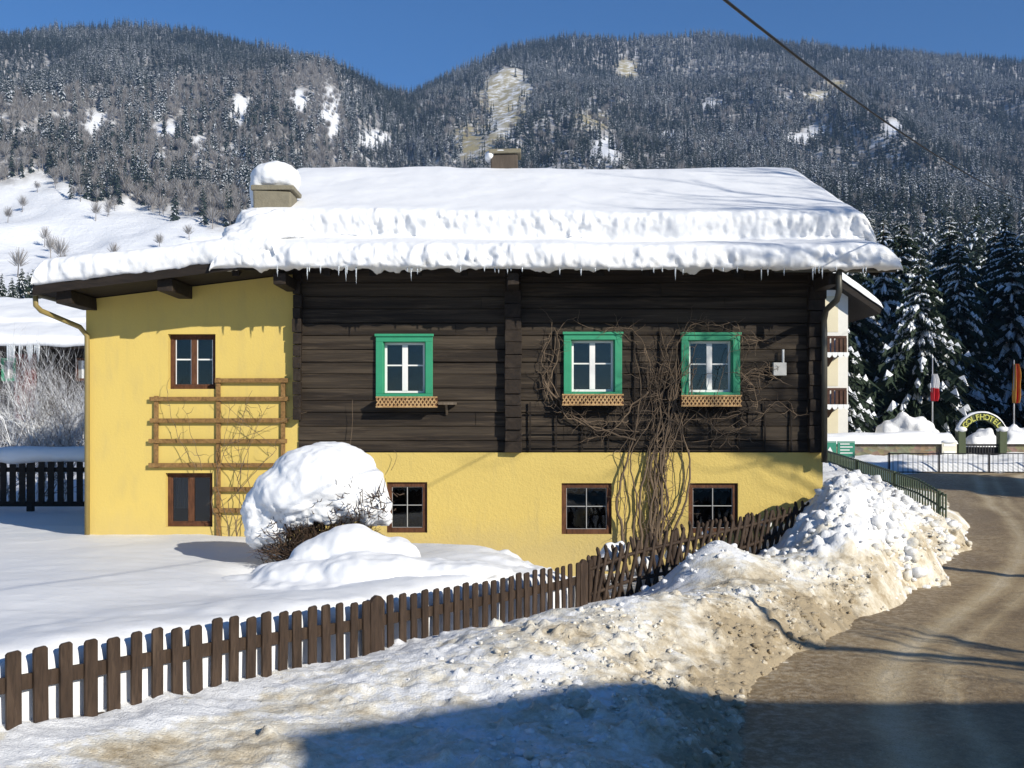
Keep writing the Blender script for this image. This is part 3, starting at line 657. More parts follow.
# crossed-slat fence up to the house corner
lf = thing('lattice_fence', 'leaning crossed-slat hunter fence half buried in snow at the house corner', 'fence', (2.8, 15.6, .3))
LP = np.array([(1.12, 14.45, .0, .72), (1.8, 15.0, .10, .90), (2.75, 15.55, .18, 1.06), (3.9, 16.35, .50, 1.14), (5.15, 17.35, .82, 1.26)])
seg = np.r_[0, np.cumsum(np.hypot(np.diff(LP[:, 0]), np.diff(LP[:, 1])))]
def lpath(s): return [float(np.interp(s, seg, LP[:, c])) for c in range(4)]
s_ = 0.0; slatA = MB(); slatB = MB()
while s_ < seg[-1]:
    for mbq, dirn, off in ((slatA, 1, -.02), (slatB, -1, .03)):
        ln = dirn * (.30 + rnd.gauss(0, .06)); a = lpath(s_ - ln * .5); b = lpath(s_ + ln * .5); c = lpath(s_)
        n2 = Vector((-.6, .8, 0)); zt = c[3] + rnd.uniform(-.05, .03)
        pa = Vector((a[0], a[1], c[2] - .3)) + n2 * off; pb = Vector((b[0], b[1], zt)) + n2 * off
        mbq.tube([pa, pa.lerp(pb, .5) + Vector((rnd.gauss(0, .008),) * 3), pb, pb + (pb - pa).normalized() * .03], [.032, .031, .028, .012], 7)
    s_ += .165 * rnd.uniform(.85, 1.15)
slatA.build('slats', 'picket', lf, smooth=True); slatB.build('slats', 'picket', lf, smooth=True)
for f in (.25, .75):
    mb = MB(); mb.tube([Vector((*lpath(q)[:2], lpath(q)[2] * (1 - f) + lpath(q)[3] * f)) for q in np.linspace(0, seg[-1], 14)], .03, 6); mb.build('rail', 'picket', lf, smooth=True)
for q in np.linspace(.1, seg[-1] - .1, 4):
    c = lpath(q); mb = MB(); mb.tube([(c[0], c[1] + .06, c[2] - .4), (c[0], c[1] + .06, c[3] - .02)], [.055, .05], 8); mb.build('post', 'picket', lf, smooth=True)
# snow caught in the crossed slats
for (px_, py_, Yq, r_) in ((610, 548, 14.95, .17), (650, 560, 15.35, .15), (672, 548, 15.6, .13), (706, 532, 16.1, .09), (768, 518, 16.95, .08)):
    mb = MB(); c = at(px_, py_, Yq)
    for q in range(7): ball(mb, c + Vector((rnd.gauss(0, .6) * r_, rnd.gauss(0, .25) * r_, -abs(rnd.gauss(0, .9)) * r_)), (r_ * rnd.uniform(.4, .9), r_ * .6, r_ * rnd.uniform(.4, .8)))
    ball(mb, c - Vector((0, 0, r_ * .9)), (r_ * .9, r_ * .7, r_ * 1.3))
    me = remesh(mb, .03, lambda c: mnoise.noise(c * 7) * .02); tag(link_mesh('snow_clump', me, 'snow', None, True), 'white snow clump caught behind the crossed slats of the leaning fence', 'snow', 'snow clumps caught in the crossed-slat fence')

# ================================================================== FARMHOUSE
house = thing('farmhouse', 'old alpine farmhouse with dark log storey above yellow plaster and thick snow on its roof', 'house', (wx(560), 18, 0))
X0, X1, X2 = wx(86), wx(299), wx(822)
ZB = wz(452.5)
def wall_holes(mb, x0, x1, z0, z1, holes, yf, depth, yb=None, top=None):
    """front face with rectangular openings and their reveals; top(x) optional sloping top"""
    xs_ = sorted({x0, x1, *[h[0] for h in holes], *[h[1] for h in holes]}); zs_ = sorted({z0, z1, *[h[2] for h in holes], *[h[3] for h in holes]})
    if top:
        ex = np.linspace(x0, x1, 5)[1:-1]; xs_ = sorted(set(xs_) | set(ex.tolist()))
    for a, b in zip(xs_[:-1], xs_[1:]):
        for c, d in zip(zs_[:-1], zs_[1:]):
            mx, mz2 = (a + b) / 2, (c + d) / 2
            if any(h[0] < mx < h[1] and h[2] < mz2 < h[3] for h in holes): continue
            da, db = (top(a), top(b)) if top and d == zs_[-1] else (d, d)
            mb.add([(a, yf, c), (b, yf, c), (b, yf, db), (a, yf, da)], [(0, 1, 2, 3)])
    for (a, b, c, d) in holes:
        yr = yf + depth
        mb.add([(a, yf, c), (a, yr, c), (a, yr, d), (a, yf, d)], [(0, 1, 2, 3)]); mb.add([(b, yf, c), (b, yf, d), (b, yr, d), (b, yr, c)], [(0, 1, 2, 3)])
        mb.add([(a, yf, c), (b, yf, c), (b, yr, c), (a, yr, c)], [(0, 1, 2, 3)]); mb.add([(a, yf, d), (a, yr, d), (b, yr, d), (b, yf, d)], [(0, 1, 2, 3)])
YB = 27.4
wing_top = lambda x: wz(303) + (x - X0) / (X1 - X0) * (wz(277) - wz(303)) + .06
wup = (wx(168), wx(215.5), wz(389), wz(334)); wlo = (wx(165.5), wx(212.5), wz(527), wz(473))
mb = MB(); wall_holes(mb, X0, X1, -.3, wz(303), [wup, wlo], 18.0, .26, top=wing_top)
mb.add([(X0, 18, -.3), (X0, YB, -.3), (X0, YB, wing_top(X0)), (X0, 18, wing_top(X0))], [(3, 2, 1, 0)])
mb.add([(X0, YB, -.3), (X1, YB, -.3), (X1, YB, wing_top(X1)), (X0, YB, wing_top(X0))], [(3, 2, 1, 0)])
mb.build('wing_wall', 'yellow', house)
base_w = [(wx(387), wx(427.5), wz(532.5), wz(482)), (wx(561.5), wx(611.5), wz(534), wz(483)), (wx(688), wx(737.5), wz(533), wz(483))]
mb = MB(); wall_holes(mb, X1, X2, -.3, ZB, base_w, 17.955, .22)
mb.add([(X2, 17.955, -.3), (X2, YB, -.3), (X2, YB, ZB), (X2, 17.955, ZB)], [(0, 1, 2, 3)]); mb.add([(X1, 17.955, ZB), (X2, 17.955, ZB), (X2, 18.2, ZB), (X1, 18.2, ZB)], [(0, 1, 2, 3)])
mb.add([(X1, YB, -.3), (X2, YB, -.3), (X2, YB, ZB), (X1, YB, ZB)], [(3, 2, 1, 0)])
mb.add([(X1, 17.955, -.3), (X1, 18.0, -.3), (X1, 18.0, ZB), (X1, 17.955, ZB)], [(0, 1, 2, 3)])
mb.build('plinth_wall', 'yellow_rough', house)
# log storey
up_w = [(wx(380.5), wx(428.5), wz(393), wz(339)), (wx(567.5), wx(617), wz(392.5), wz(337)), (wx(685), wx(734.5), wz(392.5), wz(337.5))]
ZT = 5.62; mb = MB()
zrow = ZB + .012; YL = 17.97
while zrow < ZT - .05:
    hgt_ = rnd.uniform(.20, .26); z1 = min(zrow + hgt_, ZT); iv = [(X1, X2)]
    for (a, b, c, d) in up_w:
        if z1 > c and zrow < d: iv = [p for (e, f) in iv for p in ((e, min(f, a)), (max(e, b), f)) if p[1] - p[0] > .02] if True else iv
    for (e, f) in iv:
        xsplit = [e]; q = e + rnd.uniform(2.5, 5)
        while q < f - 1: xsplit.append(q); q += rnd.uniform(2.5, 5)
        xsplit.append(f)
        for a, b in zip(xsplit[:-1], xsplit[1:]):
            off = rnd.uniform(-.012, .012); rot = rnd.uniform(-.006, .006)
            yq_ = YL + off; n_ = max(2, int((b - a) / .35)); pv = []
            xx_ = np.linspace(a + .002, b - .002, n_)
            ph = rnd.uniform(0, 99)
            for zz in (0, 1, 2, 3):
                for xq in xx_:
                    wv = .008 * mnoise.noise((xq * .9, ph, zz * .2))
                    zl = [zrow + .003, zrow + .012, z1 - .012, z1 - .003][zz]; pv.append((xq, yq_ + (.012 if zz in (0, 3) else 0) + wv + rot * zz, zl + .008 * mnoise.noise((xq * .6, ph + 5, 0))))
            fs = [(i * n_ + j, i * n_ + j + 1, (i + 1) * n_ + j + 1, (i + 1) * n_ + j) for i in range(3) for j in range(n_ - 1)]
            mb.add(pv, fs)
            mb.add([(a, yq_ + .03, zrow), (b, yq_ + .03, zrow), (b, yq_ + .15, zrow), (a, yq_ + .15, zrow)], [(0, 1, 2, 3)])
            for xe in (a + .002, b - .002): mb.add([(xe, yq_, zrow + .004), (xe, yq_ + .15, zrow + .004), (xe, yq_ + .15, z1 - .004), (xe, yq_, z1 - .004)], [(0, 1, 2, 3)])
    zrow = z1
wall_holes(mb, X1, X2, ZB, ZT, up_w, 18.02, .16)
# gable ends and back
for xg in (X1 + .02, X2 - .02):
    mb.add([(xg, 18.02, ZB), (xg, YB, ZB), (xg, YB, ZT), (xg, 22.6, 7.75), (xg, 18.02, ZT)], [(0, 1, 2, 3, 4)])
mb.add([(X1, YB, ZB), (X2, YB, ZB), (X2, YB, ZT), (X1, YB, ZT)], [(3, 2, 1, 0)])
mb.build('log_wall', 'log', house)
# stacked log ends of the cross walls
for (xa, xb, zlo, zhi, nm) in ((wx(505), wx(521.5), ZB - .0, 5.3, 'log_ends'), (wx(295), wx(303), wz(420), 5.2, 'log_ends'), (wx(806), wx(822.5), ZB, 5.3, 'log_ends')):
    mb = MB(); zq = zlo + .004
    while zq < zhi:
        z1 = zq + rnd.uniform(.20, .25); e = rnd.uniform(-.03, .03); mb.box(xa + rnd.uniform(-.012, .012), xb + rnd.uniform(-.012, .012), 17.80 + e, 17.945, zq, z1 - .008, .006); zq = z1
    mb.build(nm, 'log_end', house, bevel=.008)
def window(hole, yf, fw, fd, fmat, smat, sw, cross=(True, True), stile=.05, proud=0, recess=.1, trim=None, curtain=None, name='window', bars=None):
    a, b, c, d = hole
    mb = MB()
    if trim:                                   # wide painted surround standing proud of the wall
        ta, tb, tc, td, y0 = trim; i = .064
        mb.box(ta, tb, y0, yf + .02, td - i * 2, td); mb.box(ta, tb, y0, yf + .02, tc, tc + i * 1.1)
        mb.box(ta, ta + i * 2, y0, yf + .02, tc + i * 1.1, td - i * 2); mb.box(tb - i * 2, tb, y0, yf + .02, tc + i * 1.1, td - i * 2)
        mb.box(ta - .02, tb + .02, y0 - .03, y0 + .02, td - .035, td + .012)
        fr = mb.build(name, fmat, house, bevel=.006); ia, ib, ic, id_ = ta + i * 2 - .004, tb - i * 2 + .004, tc + i * 1.1 - .004, td - i * 2 + .004
        mb2 = MB(); yi = yf + recess
        mb2.box(a, ia + .02, y0 + .04, yi, c, d); mb2.box(ib - .02, b, y0 + .04, yi, c, d); mb2.box(ia + .02, ib - .02, y0 + .04, yi, id_ - .01, d); mb2.box(ia + .02, ib - .02, y0 + .04, yi, c, ic + .012)
        mb2.build('reveal', fmat, fr)
        a, b, c, d = ia + .02, ib - .02, ic + .012, id_ - .01; fy = yi - .06
    else:
        fy = yf + recess
        mb.box(a, a + fw, fy, fy + fd, c, d); mb.box(b - fw, b, fy, fy + fd, c, d); mb.box(a + fw, b - fw, fy, fy + fd, d - fw, d); mb.box(a + fw, b - fw, fy - .012, fy + fd, c, c + fw)
        fr = mb.build(name, fmat, house, bevel=.005); a, b, c, d = a + fw, b - fw, c + fw, d - fw
    mb = MB(); y0, y1 = fy + .012, fy + .05; m = (a + b) / 2
    mb.box(a, a + sw, y0, y1, c, d); mb.box(b - sw, b, y0, y1, c, d); mb.box(a + sw, b - sw, y0, y1, d - sw, d); mb.box(a + sw, b - sw, y0, y1, c, c + sw)
    if cross[0]: mb.box(m - stile, m + stile, y0 - .008, y1, c + sw, d - sw)
    zc = c + (d - c) * (.55 if cross[0] else .5)
    if cross[1]:
        bw = .013 if stile > .02 else .007
        if bars: mb.build('sash', smat, fr, bevel=.003); mb = MB(); mb.box(a + sw, a + sw + .014, y0 + .006, y1 - .002, c + sw, d - sw); mb.box(b - sw - .014, b - sw, y0 + .006, y1 - .002, c + sw, d - sw); mb.box(m - stile - .014, m - stile, y0 + .006, y1 - .002, c + sw, d - sw); mb.box(m + stile, m + stile + .014, y0 + .006, y1 - .002, c + sw, d - sw); smat = bars
        mb.box(a + sw, m - stile if cross[0] else b - sw, y0 + .004, y1, zc - bw, zc + bw)
        if cross[0]: mb.box(m + stile, b - sw, y0 + .004, y1, zc - bw, zc + bw)
    if cross[0] == 'thin': pass
    mb.build('sash', smat, fr, bevel=.003)
    mb = MB(); mb.box(a + .004, b - .004, y1 - .022, y1 - .016, c + .004, d - .004); mb.build('pane', 'glass', fr)
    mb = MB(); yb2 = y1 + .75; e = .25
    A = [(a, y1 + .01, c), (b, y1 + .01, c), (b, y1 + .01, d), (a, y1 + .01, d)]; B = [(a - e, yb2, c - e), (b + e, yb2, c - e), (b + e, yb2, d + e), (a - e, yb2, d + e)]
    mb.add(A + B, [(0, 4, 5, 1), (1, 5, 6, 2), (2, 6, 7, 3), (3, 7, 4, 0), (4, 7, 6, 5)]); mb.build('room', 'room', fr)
    if curtain:
        yc = y1 + .07
        for (ca, cb, ct, cbm, sc) in curtain:
            mb = MB()
            xa, xb = a + (b - a) * ca, a + (b - a) * cb; zt, zb_ = c + (d - c) * ct, c + (d - c) * cbm; n_ = 26
            vs = []; 
            for j in range(n_ + 1):
                f = j / n_; xx_ = xa + (xb - xa) * f; yy_ = yc + .012 * math.sin(f * 40); vs += [(xx_, yy_, zt), (xx_, yy_, zb_ + sc * abs(math.sin(f * math.pi * 5)))]
            mb.add(vs, [(2 * j, 2 * j + 1, 2 * j + 3, 2 * j + 2) for j in range(n_)]); mb.build('curtain', 'curtain', fr)
    return fr
trims = [(wx(376.5), wx(433), wz(397.5), wz(335)), (wx(563.5), wx(621.5), wz(396), wz(333)), (wx(680.5), wx(739), wz(396.5), wz(333.5))]
for h, tmm in zip(up_w, trims):
    window(h, 18.0, 0, 0, 'green_paint', 'white_paint', .042, trim=(*tmm, 17.90), recess=.10, stile=.05)
window(wup, 18.0, .06, .07, 'brown_frame', 'brown_frame', .03, stile=.05, recess=.13, bars='white_paint')
window(wlo, 18.0, .06, .07, 'brown_frame', 'brown_frame', .03, cross=(True, False), stile=.055, recess=.12, curtain=[(.05, .45, .95, .3, .0)])
for h in base_w:
    fr = window(h, 17.955, .088, .06, 'brown_frame', 'grey_metal', .008, cross=(True, True), stile=.007, recess=.05, curtain=[(.03, .97, .97, .86, .05)])
# roof
ROOF_S = .443; EY, EZ = 16.95, 5.30; RY = 22.6; RZ_ = EZ + ROOF_S * (RY - EY); XL, XR = -5.02, 6.46
def slab(mb, x0, x1, ya, za, yb, zb, th): mb.prism([(x0, ya, za), (x0, yb, zb), (x0, yb, zb - th), (x0, ya, za - th)], (x1 - x0, 0, 0))
mb = MB(); slab(mb, XL, XR, EY, EZ, RY, RZ_, .06); slab(mb, XL, XR, RY + .003, RZ_, 28.25, EZ, .06)
roof = mb.build('roof', 'dark_wood', house)
mb = MB()
xq = XL + .3
while xq < XR:
    mb = MB(); slab(mb, xq - .06, xq + .06, EY + .12, EZ - .065 + ROOF_S * .12, 18.3, EZ - .065 + ROOF_S * 1.35, .13); xq += .78; mb.build('rafter', 'dark_wood', roof, bevel=.006)
for xq, w in ((X1 - .12, .11), (X2 - .1, .11), (wx(513), .1)):
    mb = MB(); mb.box(xq - w, xq + w, 16.98, 18.05, 5.0, 5.2, .01); mb.build('beam_end', 'log_end', house, bevel=.01)
# wing roof, falling to the left
WL = -8.02; wt = lambda x: wing_top(x) - .0
mb = MB(); xr = -3.9
mb.prism([(WL, 16.80, wt(WL) + .14), (WL, 16.80, wt(WL) + .02), (xr, 16.80, wt(xr) + .02), (xr, 16.80, wt(xr) + .14)], (0, 11.4, 0))
wroof = mb.build('wing_roof', 'dark_wood', house)
mb = MB(); mb.prism([(WL - .02, 16.76, wt(WL) + .17), (WL - .02, 16.76, wt(WL) - .02), (XL + 1.0, 16.76, wt(XL + 1.0) - .02), (XL + 1.0, 16.76, wt(XL + 1.0) + .17)], (0, .038, 0)); mb.build('verge_board', 'dark_wood', wroof, bevel=.004)
for xq in (wx(185), wx(70, 17.2)):
    mb = MB(); mb.box(xq - .13, xq + .13, 16.95, 18.02, wt(xq) - .20, wt(xq) + .015, .008); mb.build('purlin_end', 'log_end', house, bevel=.01)
# ---- snow on the roofs
def roof_snow(name, prof, x0, x1, nx, parent, ends=.4, seed=0, rag=.06, wmod=None, deck=None, flute=1.0):
    prof = np.array(prof); seg_ = np.r_[0, np.cumsum(np.hypot(np.diff(prof[:, 0]), np.diff(prof[:, 1])))]
    # denser sampling at the front
    sN = np.concatenate([np.arange(0, 2.6, .028), np.arange(2.6, seg_[-1], .11), [seg_[-1]]])
    py_ = np.interp(sN, seg_, prof[:, 0]); pz_ = np.interp(sN, seg_, prof[:, 1])
    ker = np.ones(5) / 5
    for arr in (py_, pz_):
        sm = np.convolve(np.pad(arr, 2, 'edge'), ker, 'valid'); arr[2:-2] = sm[2:-2]
    ty = np.gradient(py_); tz = np.gradient(pz_); ln = np.hypot(ty, tz) + 1e-9; ny, nz_ = -tz / ln, ty / ln
    e = np.linspace(0, math.pi, nx); xs_ = x0 + (x1 - x0) * np.linspace(0, 1, nx)
    xe = np.concatenate([x0 + ends * (1 - np.cos(np.linspace(0, math.pi / 2, 12)))[:-1], np.arange(x0 + ends, x1 - ends, .032), x1 - ends * (1 - np.cos(np.linspace(math.pi / 2, 0, 12)))[0:]])
    Xg, Sg = np.meshgrid(xe, sN, indexing='ij'); Yg = np.broadcast_to(py_, Xg.shape).copy(); Zg = np.broadcast_to(pz_, Xg.shape).copy()
    steep = np.clip(np.abs(tz) / ln, 0, 1) ** 2 * (np.arange(len(sN)) < np.searchsorted(sN, 2.6))
    d = .030 * fbm(Xg * 1.1, Sg * 1.1, 4, seed) + steep[None] * (.07 * fbm(Xg * 1.7, Sg * 1.2, 4, seed + 3) + flute * (.35 + 1.1 * vnoise(Xg * .9, Sg * 1.5, seed + 13)) * (-.10 * np.abs(fbm(Xg * 5.0, Sg * 1.8, 4, seed + 5)) + .06 * fbm(Xg * 10, Sg * 6, 3, seed + 6) + .025))
    Yg += ny[None] * d; Zg += nz_[None] * d
    bott = np.exp(-(Sg / .18) ** 2); Zg -= bott * rag * np.clip(fbm(Xg * 4.5, Xg * 0 + 2, 4, seed + 8) * 1.6 + .3, 0, 2)
    Zg += .05 * fbm(Xg * .5, Xg * 0, 3, seed + 11) * np.clip(Sg, 0, 1)
    dk = deck(Xg, Yg); q = np.minimum((Xg - x0) / ends, (x1 - Xg) / ends); q = np.sqrt(1 - (1 - np.clip(q, 0, 1)) ** 2)
    q = q * .97 + .03
    Zg = np.where(Zg > dk, dk + (Zg - dk) * q, Zg)
    if wmod: Xg, Yg, Zg = wmod(Xg, Yg, Zg)
    return grid_mesh(name, Xg, Yg, Zg, 'rough_snow' if False else 'snow', parent, flip=True)
deck_main = lambda X, Y: EZ + .01 + ROOF_S * np.minimum(Y - EY, 2 * RY - EY - Y)
prof = [(16.99, 5.33), (16.80, 5.23), (16.67, 5.26), (16.64, 5.42), (16.68, 5.55), (16.80, 5.66), (17.05, 5.74), (17.45, 5.84), (17.84, 5.92), (17.97, 5.97), (17.92, 6.08), (17.83, 6.24), (17.82, 6.37), (17.92, 6.47), (18.2, 6.58), (18.5, 6.69), (20, 7.35), (21.7, 8.10), (22.3, 8.33), (22.7, 8.41), (23.2, 8.30), (25, 7.5), (28.3, 6.0), (28.5, 5.6), (28.42, 5.2)]
roof_snow('snow_cover', prof, XL - .02, XR + .05, 100, roof, .38, 200, .11, None, deck_main)
# wing snow: profile in X?  verge faces us, so sweep along X with the front as the verge
wdeck = lambda X, Y: wt(X) + .145
def wing_mod(X, Y, Z): return X, Y, Z + (wt(X) - wt(-6.0))
zw = wt(-6.0) + .14
profw = [(16.84, zw + .005), (16.74, zw - .01), (16.68, zw + .07), (16.66, zw + .18), (16.68, zw + .32), (16.80, zw + .42), (17.2, zw + .48), (18.5, zw + .54), (24, zw + .54), (27.9, zw + .45), (28.3, zw + .2), (28.2, zw)]
roof_snow('snow_cover', profw, WL + .02, -3.95, 60, wroof, .16, 260, .04, wing_mod, lambda X, Y: zw + 0 * X, .7)
# slumped snow where the two roofs meet
mb = MB()
for (px_, py_, Yq, r_) in ((247, 243, 17.0, (.45, .34, .25)), (228, 250, 16.95, (.36, .26, .20)), (262, 232, 17.4, (.42, .4, .28)), (258, 222, 17.9, (.38, .45, .25)), (275, 226, 17.7, (.4, .4, .27)), (240, 235, 17.5, (.3, .4, .22)), (268, 250, 16.9, (.4, .22, .16)), (290, 232, 17.6, (.4, .35, .22)), (215, 252, 17.2, (.28, .3, .14))):
    ball(mb, at(px_, py_, Yq), r_)
me = remesh(mb, .045, lambda c: mnoise.fractal(c * 3.5, .6, 2, 4) * .05 - .01, 4)
for v in me.vertices: v.co -= world_loc(house)
link_mesh('slumped_snow', me, 'snow', roof, True)
# chimneys
def chimney(c, w, dpt, z0, z1, capw, snow_r, parent, sn=True):
    mb = MB(); mb.box(c[0] - w, c[0] + w, c[1] - dpt, c[1] + dpt, z0, z1, .03); ch = mb.build('chimney', 'stone', parent, bevel=.03)
    mb = MB(); mb.box(c[0] - capw, c[0] + capw, c[1] - dpt * 1.15, c[1] + dpt * 1.15, z1 + .002, z1 + .09, .012); mb.build('cap', 'stone', ch, bevel=.015)
    if sn:
        mb = MB(); zc = z1 + .09 + snow_r * .40
        ball(mb, (c[0] - .02, c[1], zc), (capw * 1.22, dpt * 1.35, snow_r * .62)); ball(mb, (c[0] + capw * .3, c[1], zc + .0), (capw * .78, dpt * 1.2, snow_r * .52)); ball(mb, (c[0] - capw * .75, c[1] - .05, zc - .10), (capw * .42, dpt * .9, snow_r * .62)); ball(mb, (c[0] - capw * .92, c[1], zc - .36), (capw * .22, dpt * .6, snow_r * .5))
        ball(mb, (c[0] - capw * 1.05, c[1] + .1, zc - .22), (capw * .3, dpt * .9, snow_r * .8)); ball(mb, (c[0] + capw * .75, c[1] - .05, zc - .06), (capw * .4, dpt * .9, snow_r * .45))
        me = remesh(mb, .035, lambda c_: mnoise.fractal(c_ * 6, .6, 2, 3) * .02, 4)
        for v in me.vertices: v.co -= world_loc(house)
        link_mesh('snow_cap', me, 'snow', ch, True)
    return ch
cc = at(277, 200, 18.35); chimney((cc.x, 18.35), .33, .33, 5.6, wz(191, 18.1), .38, .48, house)
cc = at(505, 156, 22.5); ch = chimney((cc.x, 22.6), .30, .3, 7.6, wz(155.5, 22.5), .36, .2, house, False); ch.data.materials[0] = M['bark']
mb = MB(); ball(mb, (cc.x - .34, 22.5, wz(157, 22.5)), (.12, .25, .13)); ball(mb, (cc.x - .1, 22.5, wz(152, 22.5) - .02), (.3, .28, .04))
me = remesh(mb, .03, None, 2)
for v in me.vertices: v.co -= world_loc(house)
link_mesh('snow_cap', me, 'snow', ch, True)
# gutters and pipes
def half_gutter(mb, x0, x1, y, z, r, axis='x'):
    n = 9; vs = []
    for t in (x0, x1):
        for rr in (r, r - .008):
            for i in range(n):
                a = math.pi + math.pi * i / (n - 1); o = (rr * math.cos(a), rr * math.sin(a)); vs.append((t, y + o[0], z + o[1]) if axis == 'x' else (y + o[0], t, z + o[1]))
    fs = []
    for i in range(n - 1):
        fs += [(i, i + 1, 2 * n + i + 1, 2 * n + i), (n + i, 3 * n + i, 3 * n + i + 1, n + i + 1), (i, n + i, n + i + 1, i + 1), (2 * n + i, 2 * n + i + 1, 3 * n + i + 1, 3 * n + i)]
    mb.add(vs, fs)
mb = MB(); half_gutter(mb, wx(775, 16.9), XR + .02, 16.90, 5.245, .05); gut = mb.build('gutter', 'pipe', roof, smooth=True)
a = at(839, 267, 16.90); mb = MB()
pth = [a, a + Vector((0, 0, -.42)), Vector((a.x - .02, 16.95, wz(300, 16.95))), Vector((wx(826, 17.5), 17.5, wz(310, 17.5))), Vector((wx(819.5), 17.74, wz(322))), Vector((wx(819.5), 17.72, wz(332))), Vector((wx(819.5), 17.72, 1.95))]
mb.tube(pth, .052, 12); dp = mb.build('downpipe', 'pipe', house, smooth=True)
mb = MB(); half_gutter(mb, 16.78, 28.0, WL - .06, wt(WL) + .03, .06, 'y'); mb.build('gutter', 'pipe', wroof, smooth=True)
mb = MB(); q0 = Vector((WL - .06, 16.95, wt(WL) - .02)); xw = X0 - .055
pth = [q0, q0 + Vector((.0, .02, -.16)), q0 + Vector((.05, .10, -.24)), Vector((xw + .03, 17.80, wz(327, 17.8))), Vector((xw + .11, 17.91, wz(336))), Vector((xw + .11, 17.92, wz(350))), Vector((xw + .11, 17.92, .2))]
mb.tube(pth, .045, 12); mb.build('downpipe', 'yellow_pipe', house, smooth=True)
# icicles under the eave
for i in range(46):
    xq = rnd.uniform(X1 - .3, XR - .5); L = rnd.choice([.06, .08, .1, .12, .16, .22, .38]) * rnd.uniform(.7, 1.3)
    if i == 0: xq, L = wx(307, 16.7), .34
    mb = MB(); zq = 5.22; L *= .5; mb.tube([(xq, 16.72, zq + .05), (xq, 16.72, zq - L * .4), (xq + .004, 16.722, zq - L)], [.016, .010, .002], 6); mb.build('icicle', 'ice', roof, smooth=True)
# small wall box and shelf
mb = MB(); mb.box(wx(771), wx(784), 17.83, 17.945, wz(376), wz(363)); mb.build('meter_box', 'grey_metal', house, bevel=.008)
mb = MB(); mb.tube([(wx(781), 17.86, wz(364)), (wx(781), 17.86, wz(350))], .022, 8); mb.build('vent_pipe', 'white_paint', house, smooth=True)
sh = MB(); sh.box(wx(439), wx(457), 17.72, 17.945, wz(405), wz(402.5)); sh.prism([(wx(446), 17.94, wz(405)), (wx(446), 17.76, wz(405)), (wx(446), 17.94, wz(415))], (.04, 0, 0)); so = sh.build('wall_shelf', 'grey_pole', None, bevel=.003)
tag(so, 'small weathered bracket shelf on dark logs beside the left green window', 'shelf')

# flower boxes
def flower_box(x0, x1, zt, zb, label):
    root = thing('flower_box', label, 'flower box', ((x0 + x1) / 2, 17.8, zb), 'lattice flower boxes under the green windows')
    y0, y1 = 17.66, 17.88
    mb = MB(); mb.box(x0 + .01, x1 - .01, y0 + .03, y1, zb + .01, zt - .01); mb.build('trough', 'brown_frame', root)
    mb = MB(); mb.box(x0, x1, y0, y0 + .025, zt - .025, zt); mb.box(x0, x1, y0, y0 + .025, zb, zb + .02)
    h = zt - zb - .045; q = x0 - h * .6
    while q < x1:
        for sgn, oy in ((1, .008), (-1, .016)):
            a0, a1 = (q, q + h * .7) if sgn > 0 else (q + h * .7, q); b0 = [a0, zb + .02]; b1 = [a1, zt - .025]
            def clipx(p, r_):
                if p[0] < x0: f = (x0 - p[0]) / (r_[0] - p[0]); return [x0, p[1] + (r_[1] - p[1]) * f]
                if p[0] > x1 - .022: f = (x1 - .022 - p[0]) / (r_[0] - p[0]); return [x1 - .022, p[1] + (r_[1] - p[1]) * f]
                return p
            if max(a0, a1) < x0 or min(a0, a1) > x1 - .022: continue
            c0, c1 = clipx(b0, b1), clipx(b1, b0)
            mb.prism([(c0[0], y0 + oy, c0[1]), (c0[0] + .026, y0 + oy, c0[1]), (c1[0] + .026, y0 + oy, c1[1]), (c1[0], y0 + oy, c1[1])], (0, .008, 0))
        q += .068
    mb.build('lattice', 'lattice_box', root)
flower_box(wx(376, 17.7), wx(437.5, 17.7), wz(396.5, 17.7), wz(407.5, 17.7), 'tan lattice flower box under the green window left of the vine')
flower_box(wx(562, 17.7), wx(623.5, 17.7), wz(394, 17.7), wz(405.5, 17.7), 'tan lattice flower box under the middle one of the three green windows')
flower_box(wx(681, 17.7), wx(741.5, 17.7), wz(395, 17.7), wz(406.5, 17.7), 'tan lattice flower box under the green window closest to the house corner by the road')

# trellis on the yellow wing
tr = thing('wall_trellis', 'brown wooden lattice trellis fixed on the yellow wing wall beside its windows', 'trellis', (wx(219), 17.9, .6))
for (pxv, ya, yb) in ((157, 396, 468), (219, 378, 545), (283.5, 378, 470)):
    mb = MB(); mb.box(wx(pxv - 2.2), wx(pxv + 2.2), 17.945, 17.975, wz(yb), wz(ya), .003); mb.build('upright', 'trellis', tr, bevel=.004)
for (yh, xa, xb) in ((380.5, 216, 289), (399, 151, 289), (420.5, 151, 289), (441, 150, 288), (465, 150, 287), (489, 214, 286), (510, 214, 286)):
    mb = MB(); dz = rnd.uniform(-.01, .01); mb.box(wx(xa), wx(xb), 17.918, 17.942, wz(yh + 2.2), wz(yh - 2.2), .004); mb.build('crossbar', 'trellis', tr, bevel=.004)
# thin dark lattice on the log wall for the vine
tl = MB()
for pxv in range(530, 806, 26):
    tl.box(wx(pxv) - .012, wx(pxv) + .012, 17.91, 17.935, wz(451), wz(330 if 536 < pxv < 560 or 625 < pxv < 680 else 402))
for yh in (412, 432, 446): tl.box(wx(527), wx(760), 17.885, 17.909, wz(yh) - .011, wz(yh) + .011)
tlo = tl.build('vine_trellis', 'dark_wood', None); tag(tlo, 'thin dark batten trellis on the log wall behind the climbing vine', 'trellis')
